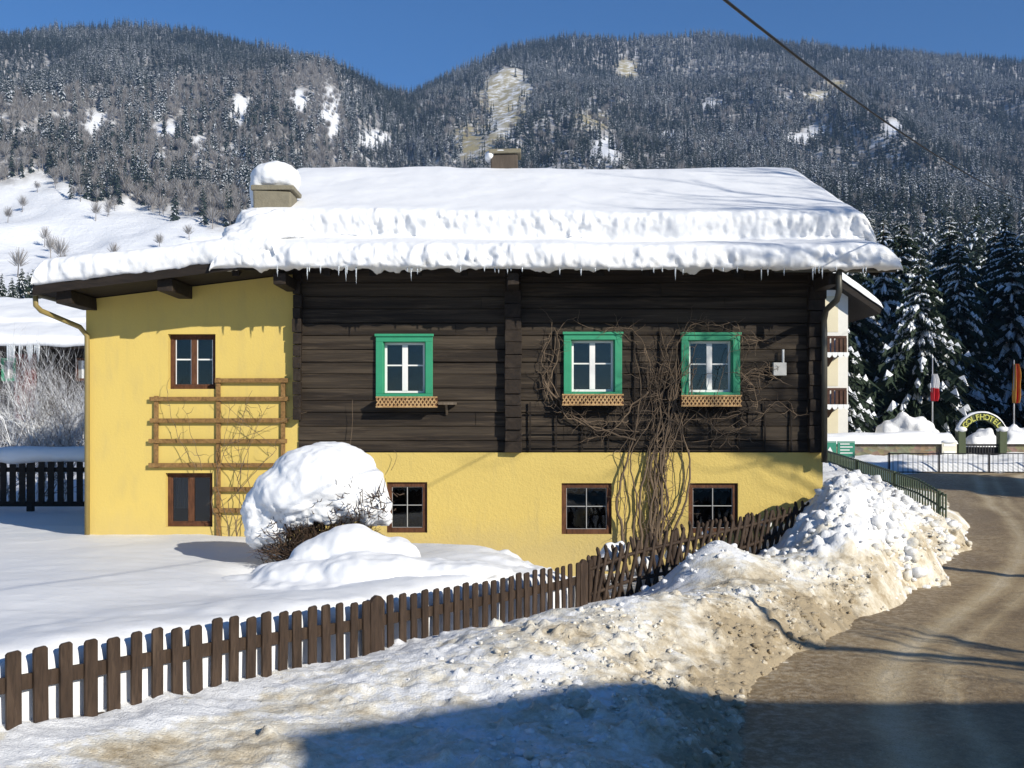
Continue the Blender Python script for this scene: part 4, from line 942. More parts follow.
# climbing vine
vine = thing('climbing_vine', 'leafless brown vine climbing from the ground between two green windows over the logs', 'vine', (wx(650), 17.9, .3))
vm = MB(); tw = MB()
def strand(mb, pts, r0, r1, wig=.03, n=26, twigs=None, yb=17.86):
    P = [(wx(a), wz(b)) for a, b in pts]; d = np.r_[0, np.cumsum([math.hypot(P[i + 1][0] - P[i][0], P[i + 1][1] - P[i][1]) for i in range(len(P) - 1)])]
    ph = rnd.uniform(0, 100); out = []
    for i in range(n):
        t = d[-1] * i / (n - 1); xq = float(np.interp(t, d, [p[0] for p in P])); zq = float(np.interp(t, d, [p[1] for p in P]))
        env = min(1, i / 3)
        xq += wig * env * (mnoise.noise((t * 1.5, ph, 0)) * 2.2 + mnoise.noise((t * 5, ph, 5)) * .7); zq += wig * env * (mnoise.noise((t * 1.5, ph, 9)) * 1.6 + mnoise.noise((t * 6, ph, 11)) * .6)
        out.append(Vector((xq, yb - .02 + .05 * mnoise.noise((t * 1.7, ph, 3)), zq)))
    mb.tube(out, [r0 + (r1 - r0) * i / (n - 1) for i in range(n)], 5)
    if twigs:
        for _ in range(twigs):
            p = out[rnd.randrange(3, n)]; a = rnd.uniform(-2.6, 2.6); L = rnd.uniform(.08, .38); q = [p]
            for k_ in range(4):
                a += rnd.gauss(0, .45); p = p + Vector((math.sin(a) * L / 4, rnd.uniform(-.025, .012), math.cos(a) * L / 4)); q.append(p)
            tw.tube(q, [.0055, .005, .004, .003, .002], 3)
    return out
for i in range(17):
    bx0 = max(617, rnd.choice([rnd.gauss(623, 4), rnd.gauss(634, 6), rnd.gauss(652, 5)])); tx = bx0 + rnd.gauss(16, 14)
    strand(vm, [(bx0, 560), (max(618, bx0 + rnd.gauss(0, 4)), 500), (max(618, bx0 + rnd.gauss(4, 6)), 450), (tx, 400), (tx + rnd.gauss(4, 8), rnd.uniform(330, 375))], rnd.choice([.007, .010, .013, .018, .032]), .004, .055, 34, 8)
for i in range(11):
    bx0 = rnd.gauss(655, 7); mx0 = rnd.choice([rnd.gauss(662, 5), rnd.gauss(686, 4)])
    strand(vm, [(bx0, 558), (mx0, 490), (mx0 + rnd.gauss(0, 3), 450), (rnd.gauss(668, 10), 395), (rnd.gauss(672, 12), rnd.uniform(328, 370))], rnd.choice([.007, .010, .013, .026]), .004, .05, 34, 8)
arms = [[(640, 440), (600, 432), (570, 420), (548, 395), (541, 360), (548, 328)], [(640, 435), (590, 428), (558, 405), (543, 375), (555, 345), (566, 327), (600, 323), (622, 333)],
        [(630, 420), (600, 425), (575, 418), (560, 395)], [(548, 395), (556, 360), (551, 330)], [(545, 380), (562, 412), (590, 425)], [(688, 440), (720, 432), (748, 412), (762, 405), (800, 412), (822, 404)],
        [(690, 425), (705, 415), (735, 412), (756, 405)], [(680, 400), (695, 420), (720, 425), (750, 412)], [(672, 350), (690, 328), (715, 323), (738, 328), (745, 345), (742, 380)], [(745, 345), (765, 335), (775, 345)],
        [(742, 380), (755, 372), (775, 375)], [(655, 380), (640, 350), (628, 335), (610, 327)], [(690, 430), (670, 410), (658, 370), (672, 330)], [(640, 400), (625, 420), (600, 436), (585, 447)], [(760, 408), (752, 395), (745, 372)], [(700, 420), (725, 440), (745, 438)]]
for a_ in arms:
    for rep in range(1 + (rnd.random() < .4)): strand(vm, [(x_ + rnd.gauss(0, 4), y_ + rnd.gauss(0, 4)) for x_, y_ in a_], rnd.choice([.006, .008, .012, .02]), .0035, .06, 34, 18)
vm.build('stems', 'vine', vine, smooth=True); tw.build('twigs', 'vine', vine)
# thin climber on the trellis of the wing
cv = thing('young_climber', 'thin leafless climber twigs threading the brown trellis on the yellow wing', 'vine', (wx(225), 17.86, .6)); keep_tw = tw; tw = MB(); vm2 = MB()
for i in range(6):
    b0 = rnd.gauss(236, 10); strand(vm2, [(b0, 545), (b0 + rnd.gauss(-4, 8), 500), (b0 + rnd.gauss(0, 18), 450), (b0 + rnd.gauss(0, 28), rnd.uniform(385, 425))], .008, .003, .06, 26, 5, 17.84)
for pts_ in ([(200, 470), (188, 445), (176, 420), (172, 395)], [(205, 470), (196, 440), (186, 410)], [(240, 480), (255, 440), (270, 405)]): strand(vm2, pts_, .006, .003, .05, 20, 5, 17.84)
vm2.build('stems', 'vine', cv, smooth=True); tw.build('twigs', 'vine', cv)
# dry stalks sticking up by the left green window
tw = MB(); vm2 = MB(); strand(vm2, [(352, 470), (353, 440), (354, 400)], .007, .004, .02, 12, 3); strand(vm2, [(392, 470), (398, 455), (394, 450)], .005, .003, .02, 10, 3); vm2.v += []; 
dsk = vm2.build('dry_stalk', 'vine', None, smooth=True); tag(dsk, 'dry leafless stalk rising in front of the logs behind the snowy bush', 'plant')

# ================================================================== BUSH UNDER SNOW
bush = thing('snow_laden_bush', 'round garden bush buried under a big white snow cap', 'bush', (-2.7, 13.9, .6))
YBU = 13.9
def bp(px, py, dy=0): return at(px, py, YBU + dy)
mb = MB()
for (px_, py_, dy, r_) in ((322, 482, 0, (.70, .62, .50)), (300, 494, -.05, (.62, .55, .42)), (345, 490, .05, (.55, .55, .42)), (270, 508, 0, (.34, .4, .36)), (262, 525, -.05, (.24, .3, .27)), (275, 528, -.15, (.2, .22, .22)), (372, 505, 0, (.26, .36, .26)), (365, 495, .1, (.3, .4, .3)), (318, 505, -.28, (.3, .26, .22)), (292, 512, -.3, (.22, .22, .22)), (340, 503, -.32, (.24, .2, .16)), (383, 516, 0, (.12, .2, .12)), (255, 538, -.05, (.13, .18, .14)), (330, 470, .1, (.6, .5, .37)), (306, 519, -.34, (.11, .12, .13)), (330, 512, -.36, (.12, .12, .14)), (352, 509, -.33, (.1, .12, .1)), (315, 495, .4, (.6, .4, .4))):
    ball(mb, bp(px_, py_, dy), tuple(q * 1.078 for q in r_))
me = remesh(mb, .03, lambda c: mnoise.fractal(c * 3.0, .6, 2, 4) * .06 * (1.2 if c.z < 1.55 else .45) + max(0, mnoise.noise(c * 11)) * (.028 if c.z < 1.5 else .006), 3)
for v in me.vertices: v.co -= world_loc(bush)
link_mesh('snow_cap', me, 'snow', bush, True)
mm = MB()
for (px_, py_, Yq, r_) in ((352, 553, 13.0, (.60, .50, .36)), (322, 560, 12.9, (.42, .42, .30)), (388, 557, 13.05, (.42, .45, .28)), (310, 577, 12.5, (.72, .50, .22)), (372, 572, 12.4, (.80, .50, .24)), (440, 572, 12.6, (.8, .5, .16)), (470, 574, 12.9, (.6, .5, .12)), (340, 590, 12.0, (1.3, .55, .12)), (250, 585, 12.4, (.5, .5, .10)), (284, 574, 13.0, (.42, .4, .16))):
    ball(mm, at(px_, py_, Yq), r_)
me = remesh(mm, .035, lambda c: mnoise.fractal(c * 2.2, .6, 2, 3) * .035, 9); tag(link_mesh('snow_drift', me, 'snow', None, True), 'rounded white snow drift in front of the snow laden bush', 'snow drift')
mb = MB(); base = Vector((-2.72, YBU, .5)); r2 = random.Random(5)
for i in range(520):
    a = r2.uniform(0, 6.28); ph = r2.uniform(-.1, 1.2); tip = Vector((-2.68 + math.cos(a) * math.cos(ph) * .90, YBU + math.sin(a) * math.cos(ph) * .68, .92 + .66 * math.sin(ph) + r2.uniform(-.15, .1)))
    rt = base + Vector((r2.gauss(0, .18), r2.gauss(0, .15), 0)); mid = rt.lerp(tip, .55) + Vector((r2.gauss(0, .08), r2.gauss(0, .08), r2.gauss(.05, .06)))
    mb.tube([rt, mid, tip], [.010, .007, .003], 3)
    for q in range(3):
        s0 = mid.lerp(tip, r2.uniform(.1, .9)); mb.tube([s0, s0 + Vector((r2.gauss(0, .1), r2.gauss(0, .1), r2.gauss(.02, .08)))], [.004, .002], 3)
for (px_, py_, dy, n_, sp) in ((352, 514, -.52, 70, .17), (368, 508, -.40, 45, .13), (283, 533, -.42, 60, .16), (345, 494, -.58, 16, .10), (378, 498, -.36, 18, .10), (318, 503, -.6, 8, .08)):
    for q in range(n_):
        p0 = bp(px_, py_, dy) + Vector((r2.gauss(0, sp), r2.uniform(.05, .2), r2.gauss(0, sp * .55))); d0 = Vector((r2.gauss(.1, .5), -1, r2.gauss(.35, .5))).normalized(); L = r2.uniform(.10, .26)
        mb.tube([p0, p0 + d0 * L * .6, p0 + d0 * L + Vector((0, 0, L * .15))], [.008, .006, .003], 4)
mb.build('twigs', 'twig', bush)

# ================================================================== LEFT BACKGROUND
def recurse(mb, p, d, L, r, depth, rr, spread=.6, up=.1, n=5, tips=None):
    k = 4; pts_ = [p]; q = Vector(p); dd = Vector(d)
    for i in range(k):
        dd = (dd + Vector((rr.gauss(0, .13), rr.gauss(0, .13), rr.gauss(up * .3, .10)))).normalized(); q = q + dd * L / k; pts_.append(q.copy())
    mb.tube(pts_, [r * (1 - .45 * i / k) for i in range(k + 1)], n if depth > 1 else 3, False)
    if depth <= 0: return
    for b in range(rr.randint(2, 3) + (1 if depth > 2 else 0)):
        i = rr.randint(1, k); a = rr.uniform(0, 6.28); o = dd.orthogonal().normalized(); o.rotate(Matrix.Rotation(a, 3, dd)); nd = (dd + o * rr.uniform(.5, 1.2) * spread * 1.4 + Vector((0, 0, up))).normalized()
        recurse(mb, pts_[i], nd, L * rr.uniform(.55, .8), r * .55, depth - 1, rr, spread, up, n, tips)
SHL = ['frost covered leafless shrub behind the snow topped fence, tallest one', 'frosted leafless shrub at the corner of the yellow wing wall', 'low frosted shrub in front of the red neighbour house', 'white frosted shrub at the picture edge behind the fence', 'slim frosted sapling between the bigger frosted shrubs', 'wide frosted bush below the icicles of the red house']
for i, (X, Y, H) in enumerate(((-12.9, 28.5, 4.6), (-12.0, 26.5, 3.2), (-15.4, 33, 3.4), (-14.2, 27.5, 3.0), (-13.3, 26, 3.6), (-15.2, 36, 4.0))):
    rr = random.Random(300 + i); zb = float(terrain(X, Y)); root = thing('frosted_shrub', SHL[i], 'shrub', (X, Y, zb), 'frosted shrubs left of the farmhouse')
    st = MB(); tws = MB()
    for s in range(7):
        p = Vector((X + rr.gauss(0, .45), Y + rr.gauss(0, .2), zb - .1)); recurse(st, p, Vector((rr.gauss(0, .25), rr.gauss(0, .2), 1)).normalized(), H * .46, .030, 5, rr, .55, .14, 3)
    st.build('branches', 'frost', root)
# snow topped board fence
sf = thing('garden_fence', 'dark board fence with a thick snow load behind the yellow wing', 'fence', (-11.3, 24, .5))
def zsf(X): return .55
for i in range(17):
    X = -13.6 + i * .23; mb = MB(); zt = 1.72 + rnd.uniform(-.01, .01); w = .075
    mb.prism([(X - w, 24, .75), (X + w, 24, .75), (X + w, 24, zt), (X - w, 24, zt)], (0, .03, 0)); mb.prism([(X - .05, 24.001, .70), (X + .05, 24.001, .70), (X + w, 24.001, .75), (X - w, 24.001, .75)], (0, .028, 0)); mb.build('board', 'dark_wood', sf, bevel=.004)
mb = MB(); mb.box(-13.8, -9.6, 24.04, 24.1, .62, .74); mb.box(-13.8, -9.6, 24.04, 24.1, 1.45, 1.56); mb.build('rail', 'dark_wood', sf)
for X in (-13.7, -11.6, -9.8): mb = MB(); mb.box(X - .07, X + .07, 24.03, 24.16, .2, 1.76); mb.build('post', 'dark_wood', sf)
gx_, gy_ = np.meshgrid(np.linspace(0, 2 * math.pi, 25), np.linspace(-14, -9.5, 70), indexing='ij')
hh = .20 + .05 * fbm(gy_ * .7, gy_ * 0, 3, 8)
sx = gy_; sy = 24.03 + np.cos(gx_) * (.24 + .03 * fbm(gy_ * 2, gx_, 2, 3)); sz = 1.84 + np.sin(gx_) * hh * np.where(np.sin(gx_) > 0, 1.0, .75) - np.where(np.sin(gx_) < 0, .06 * (fbm(gy_ * 1.6, gx_ * 0, 3, 4) + .3), 0)
grid_mesh('snow_load', sx, sy, sz, 'snow', sf, flip=True)
# neighbour house
nh = thing('chalet', 'neighbour chalet with deep snow roof, dark red boards and green window left of the farmhouse', 'house', (-27, 46, 1))
YN = 45; rx0, rx1 = -44, wx(100, YN)
mb = MB(); mb.box(rx0 + 2, rx1 - .6, YN + 1.4, YN + 11, .5, wz(342, YN + 1.4)); mb.build('wall', 'dark_wood', nh)
mb = MB(); mb.box(wx(15, YN + 1.35), wx(36, YN + 1.35), YN + 1.30, YN + 1.39, wz(420, YN), wz(352, YN)); mb.build('board_panel', 'red_wood', nh)
ev = wz(345, YN); mb = MB(); mb.prism([(rx0, YN, ev), (rx0, YN + 6.4, ev + 2.35), (rx0, YN + 12.8, ev), (rx0, YN + 12.8, ev - .16), (rx0, YN + 6.4, ev + 2.19), (rx0, YN, ev - .16)], (rx1 - rx0, 0, 0)); nr = mb.build('roof', 'dark_wood', nh)
pr = [(YN + .1, ev + .0), (YN - .1, ev - .05), (YN - .16, ev + .2), (YN - .05, ev + .42), (YN + .4, ev + .62), (YN + 2.3, ev + 1.25), (YN + 2.4, ev + 1.45), (YN + 5.8, ev + 2.75), (YN + 6.4, ev + 2.9), (YN + 7.2, ev + 2.7), (YN + 12.6, ev + .6), (YN + 12.7, ev)]
prn = np.array(pr); sg_ = np.r_[0, np.cumsum(np.hypot(np.diff(prn[:, 0]), np.diff(prn[:, 1])))]; sN = np.linspace(0, sg_[-1], 90); xe = np.linspace(rx0 - .1, rx1 + .1, 130)
Xg, Sg = np.meshgrid(xe, sN, indexing='ij'); Yg = np.interp(Sg, sg_, prn[:, 0]); Zg = np.interp(Sg, sg_, prn[:, 1]) + .10 * fbm(Xg * .8, Sg, 4, 44)
grid_mesh('snow_cover', Xg, Yg, Zg, 'snow', nr, flip=True)
mb = MB()
for i in range(34):
    xq = wx(rnd.uniform(8, 40), YN); L = rnd.uniform(.25, .95); mb = MB(); mb.tube([(xq, YN - .05, ev + .1), (xq, YN - .05, ev - L * .5), (xq, YN - .05, ev - L)], [.05, .035, .006], 5)
    mb.build('icicle', 'ice', nr, smooth=True)
for (pa, pb) in ((2, 16), (76, 90)):
    a, b, c, d = wx(pa, 46.3), wx(pb, 46.3), wz(381, 46.3), wz(358, 46.3); mb = MB(); y0, y1 = 46.24, 46.38; i = .12
    mb.box(a, b, y0, y1, d - i, d); mb.box(a, b, y0, y1, c, c + i); mb.box(a, a + i, y0, y1, c + i, d - i); mb.box(b - i, b, y0, y1, c + i, d - i); w_ = mb.build('window', 'green_paint' if pa < 10 else 'brown_frame', nh)
    mb = MB(); m = (a + b) / 2; mb.box(a + i, b - i, y0 + .04, y1 - .02, c + i, d - i); mb.build('pane', 'curtain', w_)
    mb = MB(); mb.box(m - .04, m + .04, y0 + .01, y0 + .04, c + i, d - i); mb.build('sash', 'white_paint', w_)
# huts on the slope
for (px_, py_, Y, w, h, lab) in ((156, 243, 330, 3.6, 2.6, 'small dark wooden hay hut with wide roof on the snowy slope, lower one'), (183.5, 232, 390, 1.9, 2.4, 'tiny dark hay hut on the snowy slope, higher up than its neighbour')):
    X = wx(px_, Y); zb = float(terrain(X, Y)); r0 = thing('hay_hut', lab, 'hut', (X, Y, zb), 'hay huts on the snowy slope')
    mb = MB(); mb.box(X - w, X + w, Y - 3, Y + 3, zb - 1, zb + h); mb.build('wall', 'dark_wood', r0)
    mb = MB(); mb.prism([(X - w * 1.35, Y - 3.6, zb + h - .5), (X, Y - 3.6, zb + h + 1.5), (X + w * 1.35, Y - 3.6, zb + h - .5), (X + w * 1.35, Y - 3.6, zb + h - .9), (X, Y - 3.6, zb + h + 1.0), (X - w * 1.35, Y - 3.6, zb + h - .9)], (0, 7.2, 0)); mb.build('roof', 'dark_wood', r0)

# ================================================================== NEAR SPRUCES
def spruce(seed, name, label, H, Rb, loc, group, levels=26, per=9, seg=4, snow=.5):
    root = thing(name, label, 'tree', loc, group); tr_, c_ = conifer(seed, H, Rb, levels, per, seg, snow, .03, .125, .45, 7)
    L = Vector(loc)
    for m_ in (tr_, c_): m_.v = [(p[0] + L.x, p[1] + L.y, p[2] + L.z) for p in m_.v]
    tr_.build('trunk', 'bark', root, smooth=True); c_.build('crown', ['needles', 'crown_snow'], root); return root
GRP = 'snow laden spruces behind the hotel entrance'
spots = [(18.6, 60, 11.5), (22.4, 66, 14.5), (26.0, 70, 15.5), (25.3, 62, 12), (29.5, 66, 13.5), (31.5, 72, 16), (34.0, 68, 13.8), (37.5, 76, 16.5), (39.5, 70, 14.5), (28.5, 80, 17.5), (33.5, 86, 18), (24.3, 80, 16.5), (40.5, 84, 17), (45, 80, 16), (20.8, 75, 14), (43.5, 90, 18), (36, 92, 18.5), (29, 92, 18)]
SPL = ['snow laden spruce rising behind the white hotel wall, lowest of the spruces', 'tall snow laden spruce directly left of the red and white flag', 'dense spruce standing behind the white and red flag pole', 'short bushy spruce at the foot of the white and red flag', 'spruce with heavy snow clumps left of the lettered arch', 'broad dark spruce right behind the lettered arch', 'smaller spruce just behind the lettered arch', 'tall spruce near the orange flag', 'snowy spruce at the picture edge behind the orange flag',
       'tall spruce of the back row between flag pole and arch', 'tall back row spruce above the lettered arch', 'tall back row spruce left of the flag pole', 'back row spruce above the orange flag', 'back row spruce outermost behind the orange flag', 'narrow spruce in the gap beside the hotel roof edge', 'rearmost spruce at the picture edge', 'rearmost spruce above the arch', 'rearmost spruce above the white and red flag']
pro = []
for i, (X, Y, H) in enumerate(spots):
    zb = float(terrain(X, Y)) - .3
    if i < 4: pro.append((spruce(500 + i, 'spruce_tree', SPL[i], H, [.26, .23, .25, .29][i], (X, Y, zb), GRP, 48, 14, 6, [.62, .58, .66, .72][i]), H))
    else:
        o, h0 = pro[(i * 7 + 1) % 4]; copy_tree(o, (X, Y, zb), rnd.uniform(0, 6.28), (H / h0 * rnd.uniform(.9, 1.15), H / h0 * rnd.uniform(.9, 1.15), H / h0), SPL[i])
# spruces across the road, outside the picture, whose shade falls over the hotel yard
for i, (X, Y, H) in enumerate(((62, 34, 22), (56, 30, 20), (68, 44, 22), (66, 27, 21), (50, 16, 15), (54, 22, 17), (72, 54, 22), (47, 10, 13), (45, 66, 25), (48, 60, 25), (51, 70, 26), (43, 57, 23), (47, 52, 24), (55, 64, 25), (50, 76, 26), (54, 82, 27), (58, 74, 26), (41, 50, 21), (46, 56, 27), (41, 54, 25), (49, 64, 28), (46, 70, 27), (34, 20, 16), (31, 24, 16), (33, 25, 17))):
    o, h0 = pro[i % 4]; c_ = copy_tree(o, (X, Y, float(terrain(X, Y)) - .3), rnd.uniform(0, 6.28), H / h0, 'snow laden spruce across the road beyond the right picture edge'); c_['group'] = 'spruces across the road outside the picture'
# grove on the slope at the left
GL = ['dark spruce of the slope grove, touching the picture edge', 'second dark spruce of the slope grove above the snowy chalet roof', 'tallest dark spruce of the slope grove', 'dark spruce on the inner side of the slope grove', 'small spruce in front of the slope grove', 'slim spruce at the back of the slope grove', 'lone small spruce on the white slope above the wing roof', 'short spruce in the row beside the hay huts', 'tiny spruce at the end of the row beside the hay huts', 'low frosted spruce below the hay huts']
for i, (px_, Y, H) in enumerate(((2, 205, 12), (12, 200, 11), (22, 212, 13), (33, 206, 12.5), (18, 190, 9), (28, 222, 12), (62, 260, 6), (188, 330, 5), (200, 335, 5.5), (115, 290, 5))):
    o, h0 = pro[(i + 1) % 4]; X = wx(px_, Y); c_ = copy_tree(o, (X, Y, float(terrain(X, Y)) - .3), rnd.uniform(0, 6.28), (H / h0 * .8, H / h0 * .8, H / h0), GL[i]); c_['group'] = 'dark spruces on the snowy slope left of the roof'

# ================================================================== HOTEL SIDE
hotel = thing('hotel', 'white hotel with brown wooden balconies behind the house corner', 'hotel', (8, 54, 1))
HX = wx(848, 48)
mb = MB(); hl = 5.6; zt = wz(290, 48); mb.box(hl, HX, 48, 62, .5, zt); mb.build('wall', 'white_render', hotel)
mb = MB(); mb.box(hl + .5, wx(838, 48) - .0, 47.985, 48.05, wz(332, 48), wz(296, 48)); mb.box(hl + .5, wx(838, 48), 47.985, 48.05, wz(386, 48), wz(358, 48)); mb.box(hl + .5, wx(838, 48), 47.985, 48.05, .6, wz(409, 48)); mb.build('panel_infill', 'cream_render', hotel)
tip = at(882, 308, 47.35); AX = 11.0; apx = Vector((AX, 47.35, tip.z + (tip.x - AX) * .70))
mb = MB(); mb.prism([apx, tip, tip - Vector((.08, 0, .28)), apx - Vector((0, 0, .5))], (0, 17, 0)); hr = mb.build('roof', 'dark_wood', hotel)
lft = Vector((AX - (tip.x - AX), 47.35, tip.z)); mb = MB(); mb.prism([lft, apx - Vector((.01, 0, 0)), apx - Vector((.01, 0, .5)), lft - Vector((-.08, 0, .28))], (0, 17, 0)); mb.build('roof_half', 'dark_wood', hotel)
mb = MB(); mb.prism([(hl + .02, 48.02, zt), (HX - .02, 48.02, zt), (HX - .02, 48.02, zt + .05), (AX, 48.02, apx.z - .7), (hl + .02, 48.02, zt + .05)], (0, 13.9, 0)); mb.build('gable', 'dark_wood', hotel)
sx_, ss_ = np.meshgrid(np.linspace(0, 1, 60), np.concatenate([[47.28, 47.285, 47.31, 47.4, 47.6], np.linspace(48, 64.3, 30)]), indexing='ij')
SXX = apx.x + (tip.x + .05 - apx.x) * sx_; SZZ = apx.z + (tip.z - apx.z) * sx_ + (.34 * np.sqrt(np.clip(1 - (2 * sx_ - 1) ** 8, 0, 1)) * np.clip((ss_ - 47.28) / .02, 0, 1) ** .5) + .05 * fbm(SXX, ss_, 3, 6) - .02
grid_mesh('snow_cover', SXX, ss_, SZZ, 'snow', hr, flip=False)
for (yt, yb) in ((336, 355), (388, 407)):
    a, b = hl + .5, wx(846, 47); z0, z1 = wz(yb, 47), wz(yt, 47); y0 = 46.9
    mb = MB(); mb.box(a, b, y0, 48, z0 - .02, z0 + .10); ba = mb.build('balcony', 'balcony', hotel)
    mb = MB(); q = a
    while q < b: mb.box(q, q + .13, y0 + .02, y0 + .05, z0 + .1, z1 - .12); q += .165 if (q < b - 1.6) else .20
    mb.box(a, b, y0, y0 + .08, z1 - .12, z1); mb.box(b - .05, b, y0 + .08, 48, z0 + .1, z1); mb.build('railing', 'balcony', ba)
    mb = MB(); q = a; n_ = 0
    while q < b - .05: mb.prism([(q, y0 - .02, z0 + .12), (q + .26, y0 - .02, z0 + .12), (q + .26, y0 - .02, z0), (q + .2, y0 - .02, z0 - .10), (q + .13, y0 - .02, z0 - .13), (q + .06, y0 - .02, z0 - .10), (q, y0 - .02, z0)], (0, .015, 0)); q += .27
    mb.build('scalloped_trim', 'white_paint', ba)
    mb = MB(); mb.prism([(a, y0 + .1, z0 - .02), (a, 48, z0 - .02), (a, 48, z0 - .5)], (b - a - .5, 0, 0)); mb.build('bracket', 'balcony', ba)
    mb = MB(); mb.box(HX + .002, HX + .45, 50, 58, z0, z1 - .1); mb.build('side_balcony', 'balcony', hotel)
# stone wall with snow, lettered arch
def capsnow(mbx, x0, x1, y0, y1, z0, h, seed, name, parent):
    u, v = np.meshgrid(np.linspace(0, 1, max(20, int((x1 - x0) / .12))), np.linspace(0, math.pi, 14), indexing='ij')
    X = x0 + (x1 - x0) * u; Y = (y0 + y1) / 2 - np.cos(v) * (y1 - y0) * .62; Z = z0 + np.sin(v) ** .7 * h * (1 + .35 * fbm(X * .7, v, 3, seed)) * np.minimum(1, np.minimum(u, 1 - u) * (x1 - x0) / .3 + .15) - .04
    return grid_mesh(name, X, Y, Z, 'snow', parent, flip=True)
zg0, zg1 = wz(460, 46), wz(443, 46)
xs1, xs2, xs3 = 13.2, wx(957, 46), wx(1005, 46)
for (a, b, lab) in ((xs1, xs2, 'low rubble stone wall under thick snow left of the lettered arch'), (xs3, 48.0, 'low rubble stone wall under snow right of the lettered arch')):
    r0 = thing('stone_wall', lab, 'wall', ((a + b) / 2, 46.2, .5)); mb = MB(); mb.box(a, b, 46, 46.5, .2, zg1); mb.build('masonry', 'stone_wall', r0); capsnow(None, a, b, 45.9, 46.6, zg1, .52, int(a), 'snow_load', r0)
arch = thing('entrance_arch', 'round entrance arch carrying yellow capital letters, snow on top', 'arch', ((xs2 + xs3) / 2, 46, .6))
ac = Vector(((xs2 + xs3) / 2, 45.9, 0)); hw = (xs3 - xs2) / 2; zs = wz(429, 46); rise = wz(412.5, 46) - zs; ra = (hw * hw + rise * rise) / (2 * rise); zc = zs + rise - ra; th0 = math.asin(min(1, hw / ra))
mb = MB(); n_ = 24; vs = []
for i in range(n_ + 1):
    t = -th0 + 2 * th0 * i / n_
    for rr_ in (ra - .36, ra):
        for yy_ in (45.92, 46.06): vs.append((ac.x + rr_ * math.sin(t), yy_, zc + rr_ * math.cos(t)))
fs = []
for i in range(n_):
    o = i * 4; fs += [(o, o + 4, o + 6, o + 2), (o + 1, o + 3, o + 7, o + 5), (o + 2, o + 6, o + 7, o + 3), (o, o + 1, o + 5, o + 4)]
fs += [(0, 2, 3, 1), (n_ * 4, n_ * 4 + 1, n_ * 4 + 3, n_ * 4 + 2)]; mb.add(vs, fs); mb.build('arch_board', 'arch_green', arch)
u, v = np.meshgrid(np.linspace(-th0, th0, 40), np.linspace(0, math.pi, 8), indexing='ij'); rr_ = ra - .01 + .08 * np.sin(v) * (1 + .3 * fbm(u * 5, v, 2, 3)); grid_mesh('snow_load', ac.x + rr_ * np.sin(u), 45.99 - np.cos(v) * .13, zc + rr_ * np.cos(u), 'snow', arch, flip=True)
word = 'GOLFHOTEL'; lm_ = MB(); dg = None
for i, chx in enumerate(word):
    cu = bpy.data.curves.new('letters', 'FONT'); cu.body = chx; cu.size = .36; cu.extrude = .015; cu.offset = .008; cu.align_x = 'CENTER'; to = bpy.data.objects.new('letters', cu); COL.objects.link(to)
    me = bpy.data.meshes.new_from_object(to.evaluated_get(bpy.context.evaluated_depsgraph_get())); bpy.data.objects.remove(to)
    t = -th0 * .74 + 2 * th0 * .74 * i / (len(word) - 1); c = Vector((ac.x + (ra - .32) * math.sin(t), 45.89, zc + (ra - .32) * math.cos(t)))
    Mx = Matrix.Translation(c) @ Matrix.Rotation(t, 4, 'Y') @ Matrix.Rotation(math.pi / 2, 4, 'X')
    lm_.add([Mx @ v_.co for v_ in me.vertices], [tuple(p.vertices) for p in me.polygons])
lm_.build('lettering', 'letter', arch)
for xq in (xs2 + .16, xs3 - .16):
    mb = MB(); mb.box(xq - .17, xq + .17, 45.8, 46.2, .3, zs + .02, .02); po = mb.build('pillar', 'arch_green', arch, bevel=.02)
    mb = MB(); ball(mb, (xq, 45.95, zs - .02), (.26, .25, .14)); mb.build('snow_cap', 'snow', po, smooth=True)
mb = MB(); q = xs2 + .36
while q < xs3 - .34: mb.box(q, q + .03, 45.97, 46.0, .5, wz(444, 46)); q += .13
mb.box(xs2 + .33, xs3 - .33, 45.96, 46.01, wz(446, 46), wz(444, 46)); mb.box(xs2 + .33, xs3 - .33, 46.02, 46.05, .5, wz(447, 46)); mb.build('gate', 'black_metal', arch)
# hedge behind wall (shaded strip) and heaps
def snow_heap(name, label, px_, py_, Y, rx, ry, h, seed, chunks=40):
    X = wx(px_, Y); zt = wz(py_, Y); zb = zt - h; mb = MB(); rr = random.Random(seed); ball(mb, (X, Y, zb), (rx, ry, h))
    for k_ in range(chunks):
        a = rr.uniform(0, 6.28); q = rr.random() ** .5; xx_, yy_ = X + math.cos(a) * q * rx * .9, Y + math.sin(a) * q * ry * .9; zz = zb + h * math.sqrt(max(0, 1 - q * q * .81)); ball(mb, (xx_, yy_, zz), rr.uniform(.08, .22) * h, 8, 6)
    me = remesh(mb, h * .06, lambda c: mnoise.noise(c * 3) * .03 * h, 2); return tag(link_mesh(name, me, 'rough_snow', None, True), label, 'snow heap')
snow_heap('snow_heap', 'tall lumpy snow heap behind the stone wall left of the white and red flag', 906, 419, 49, 1.5, 1.2, 1.9, 3)
snow_heap('snow_heap', 'rounded snow heap seen through the lettered arch', 982, 431, 50, 1.2, 1, 1.5, 4, 10)
snow_heap('snow_heap', 'smooth snow heap behind the wall right of the arch under the orange flag', 1016, 427, 50, 1.4, 1, 1.6, 5, 12)
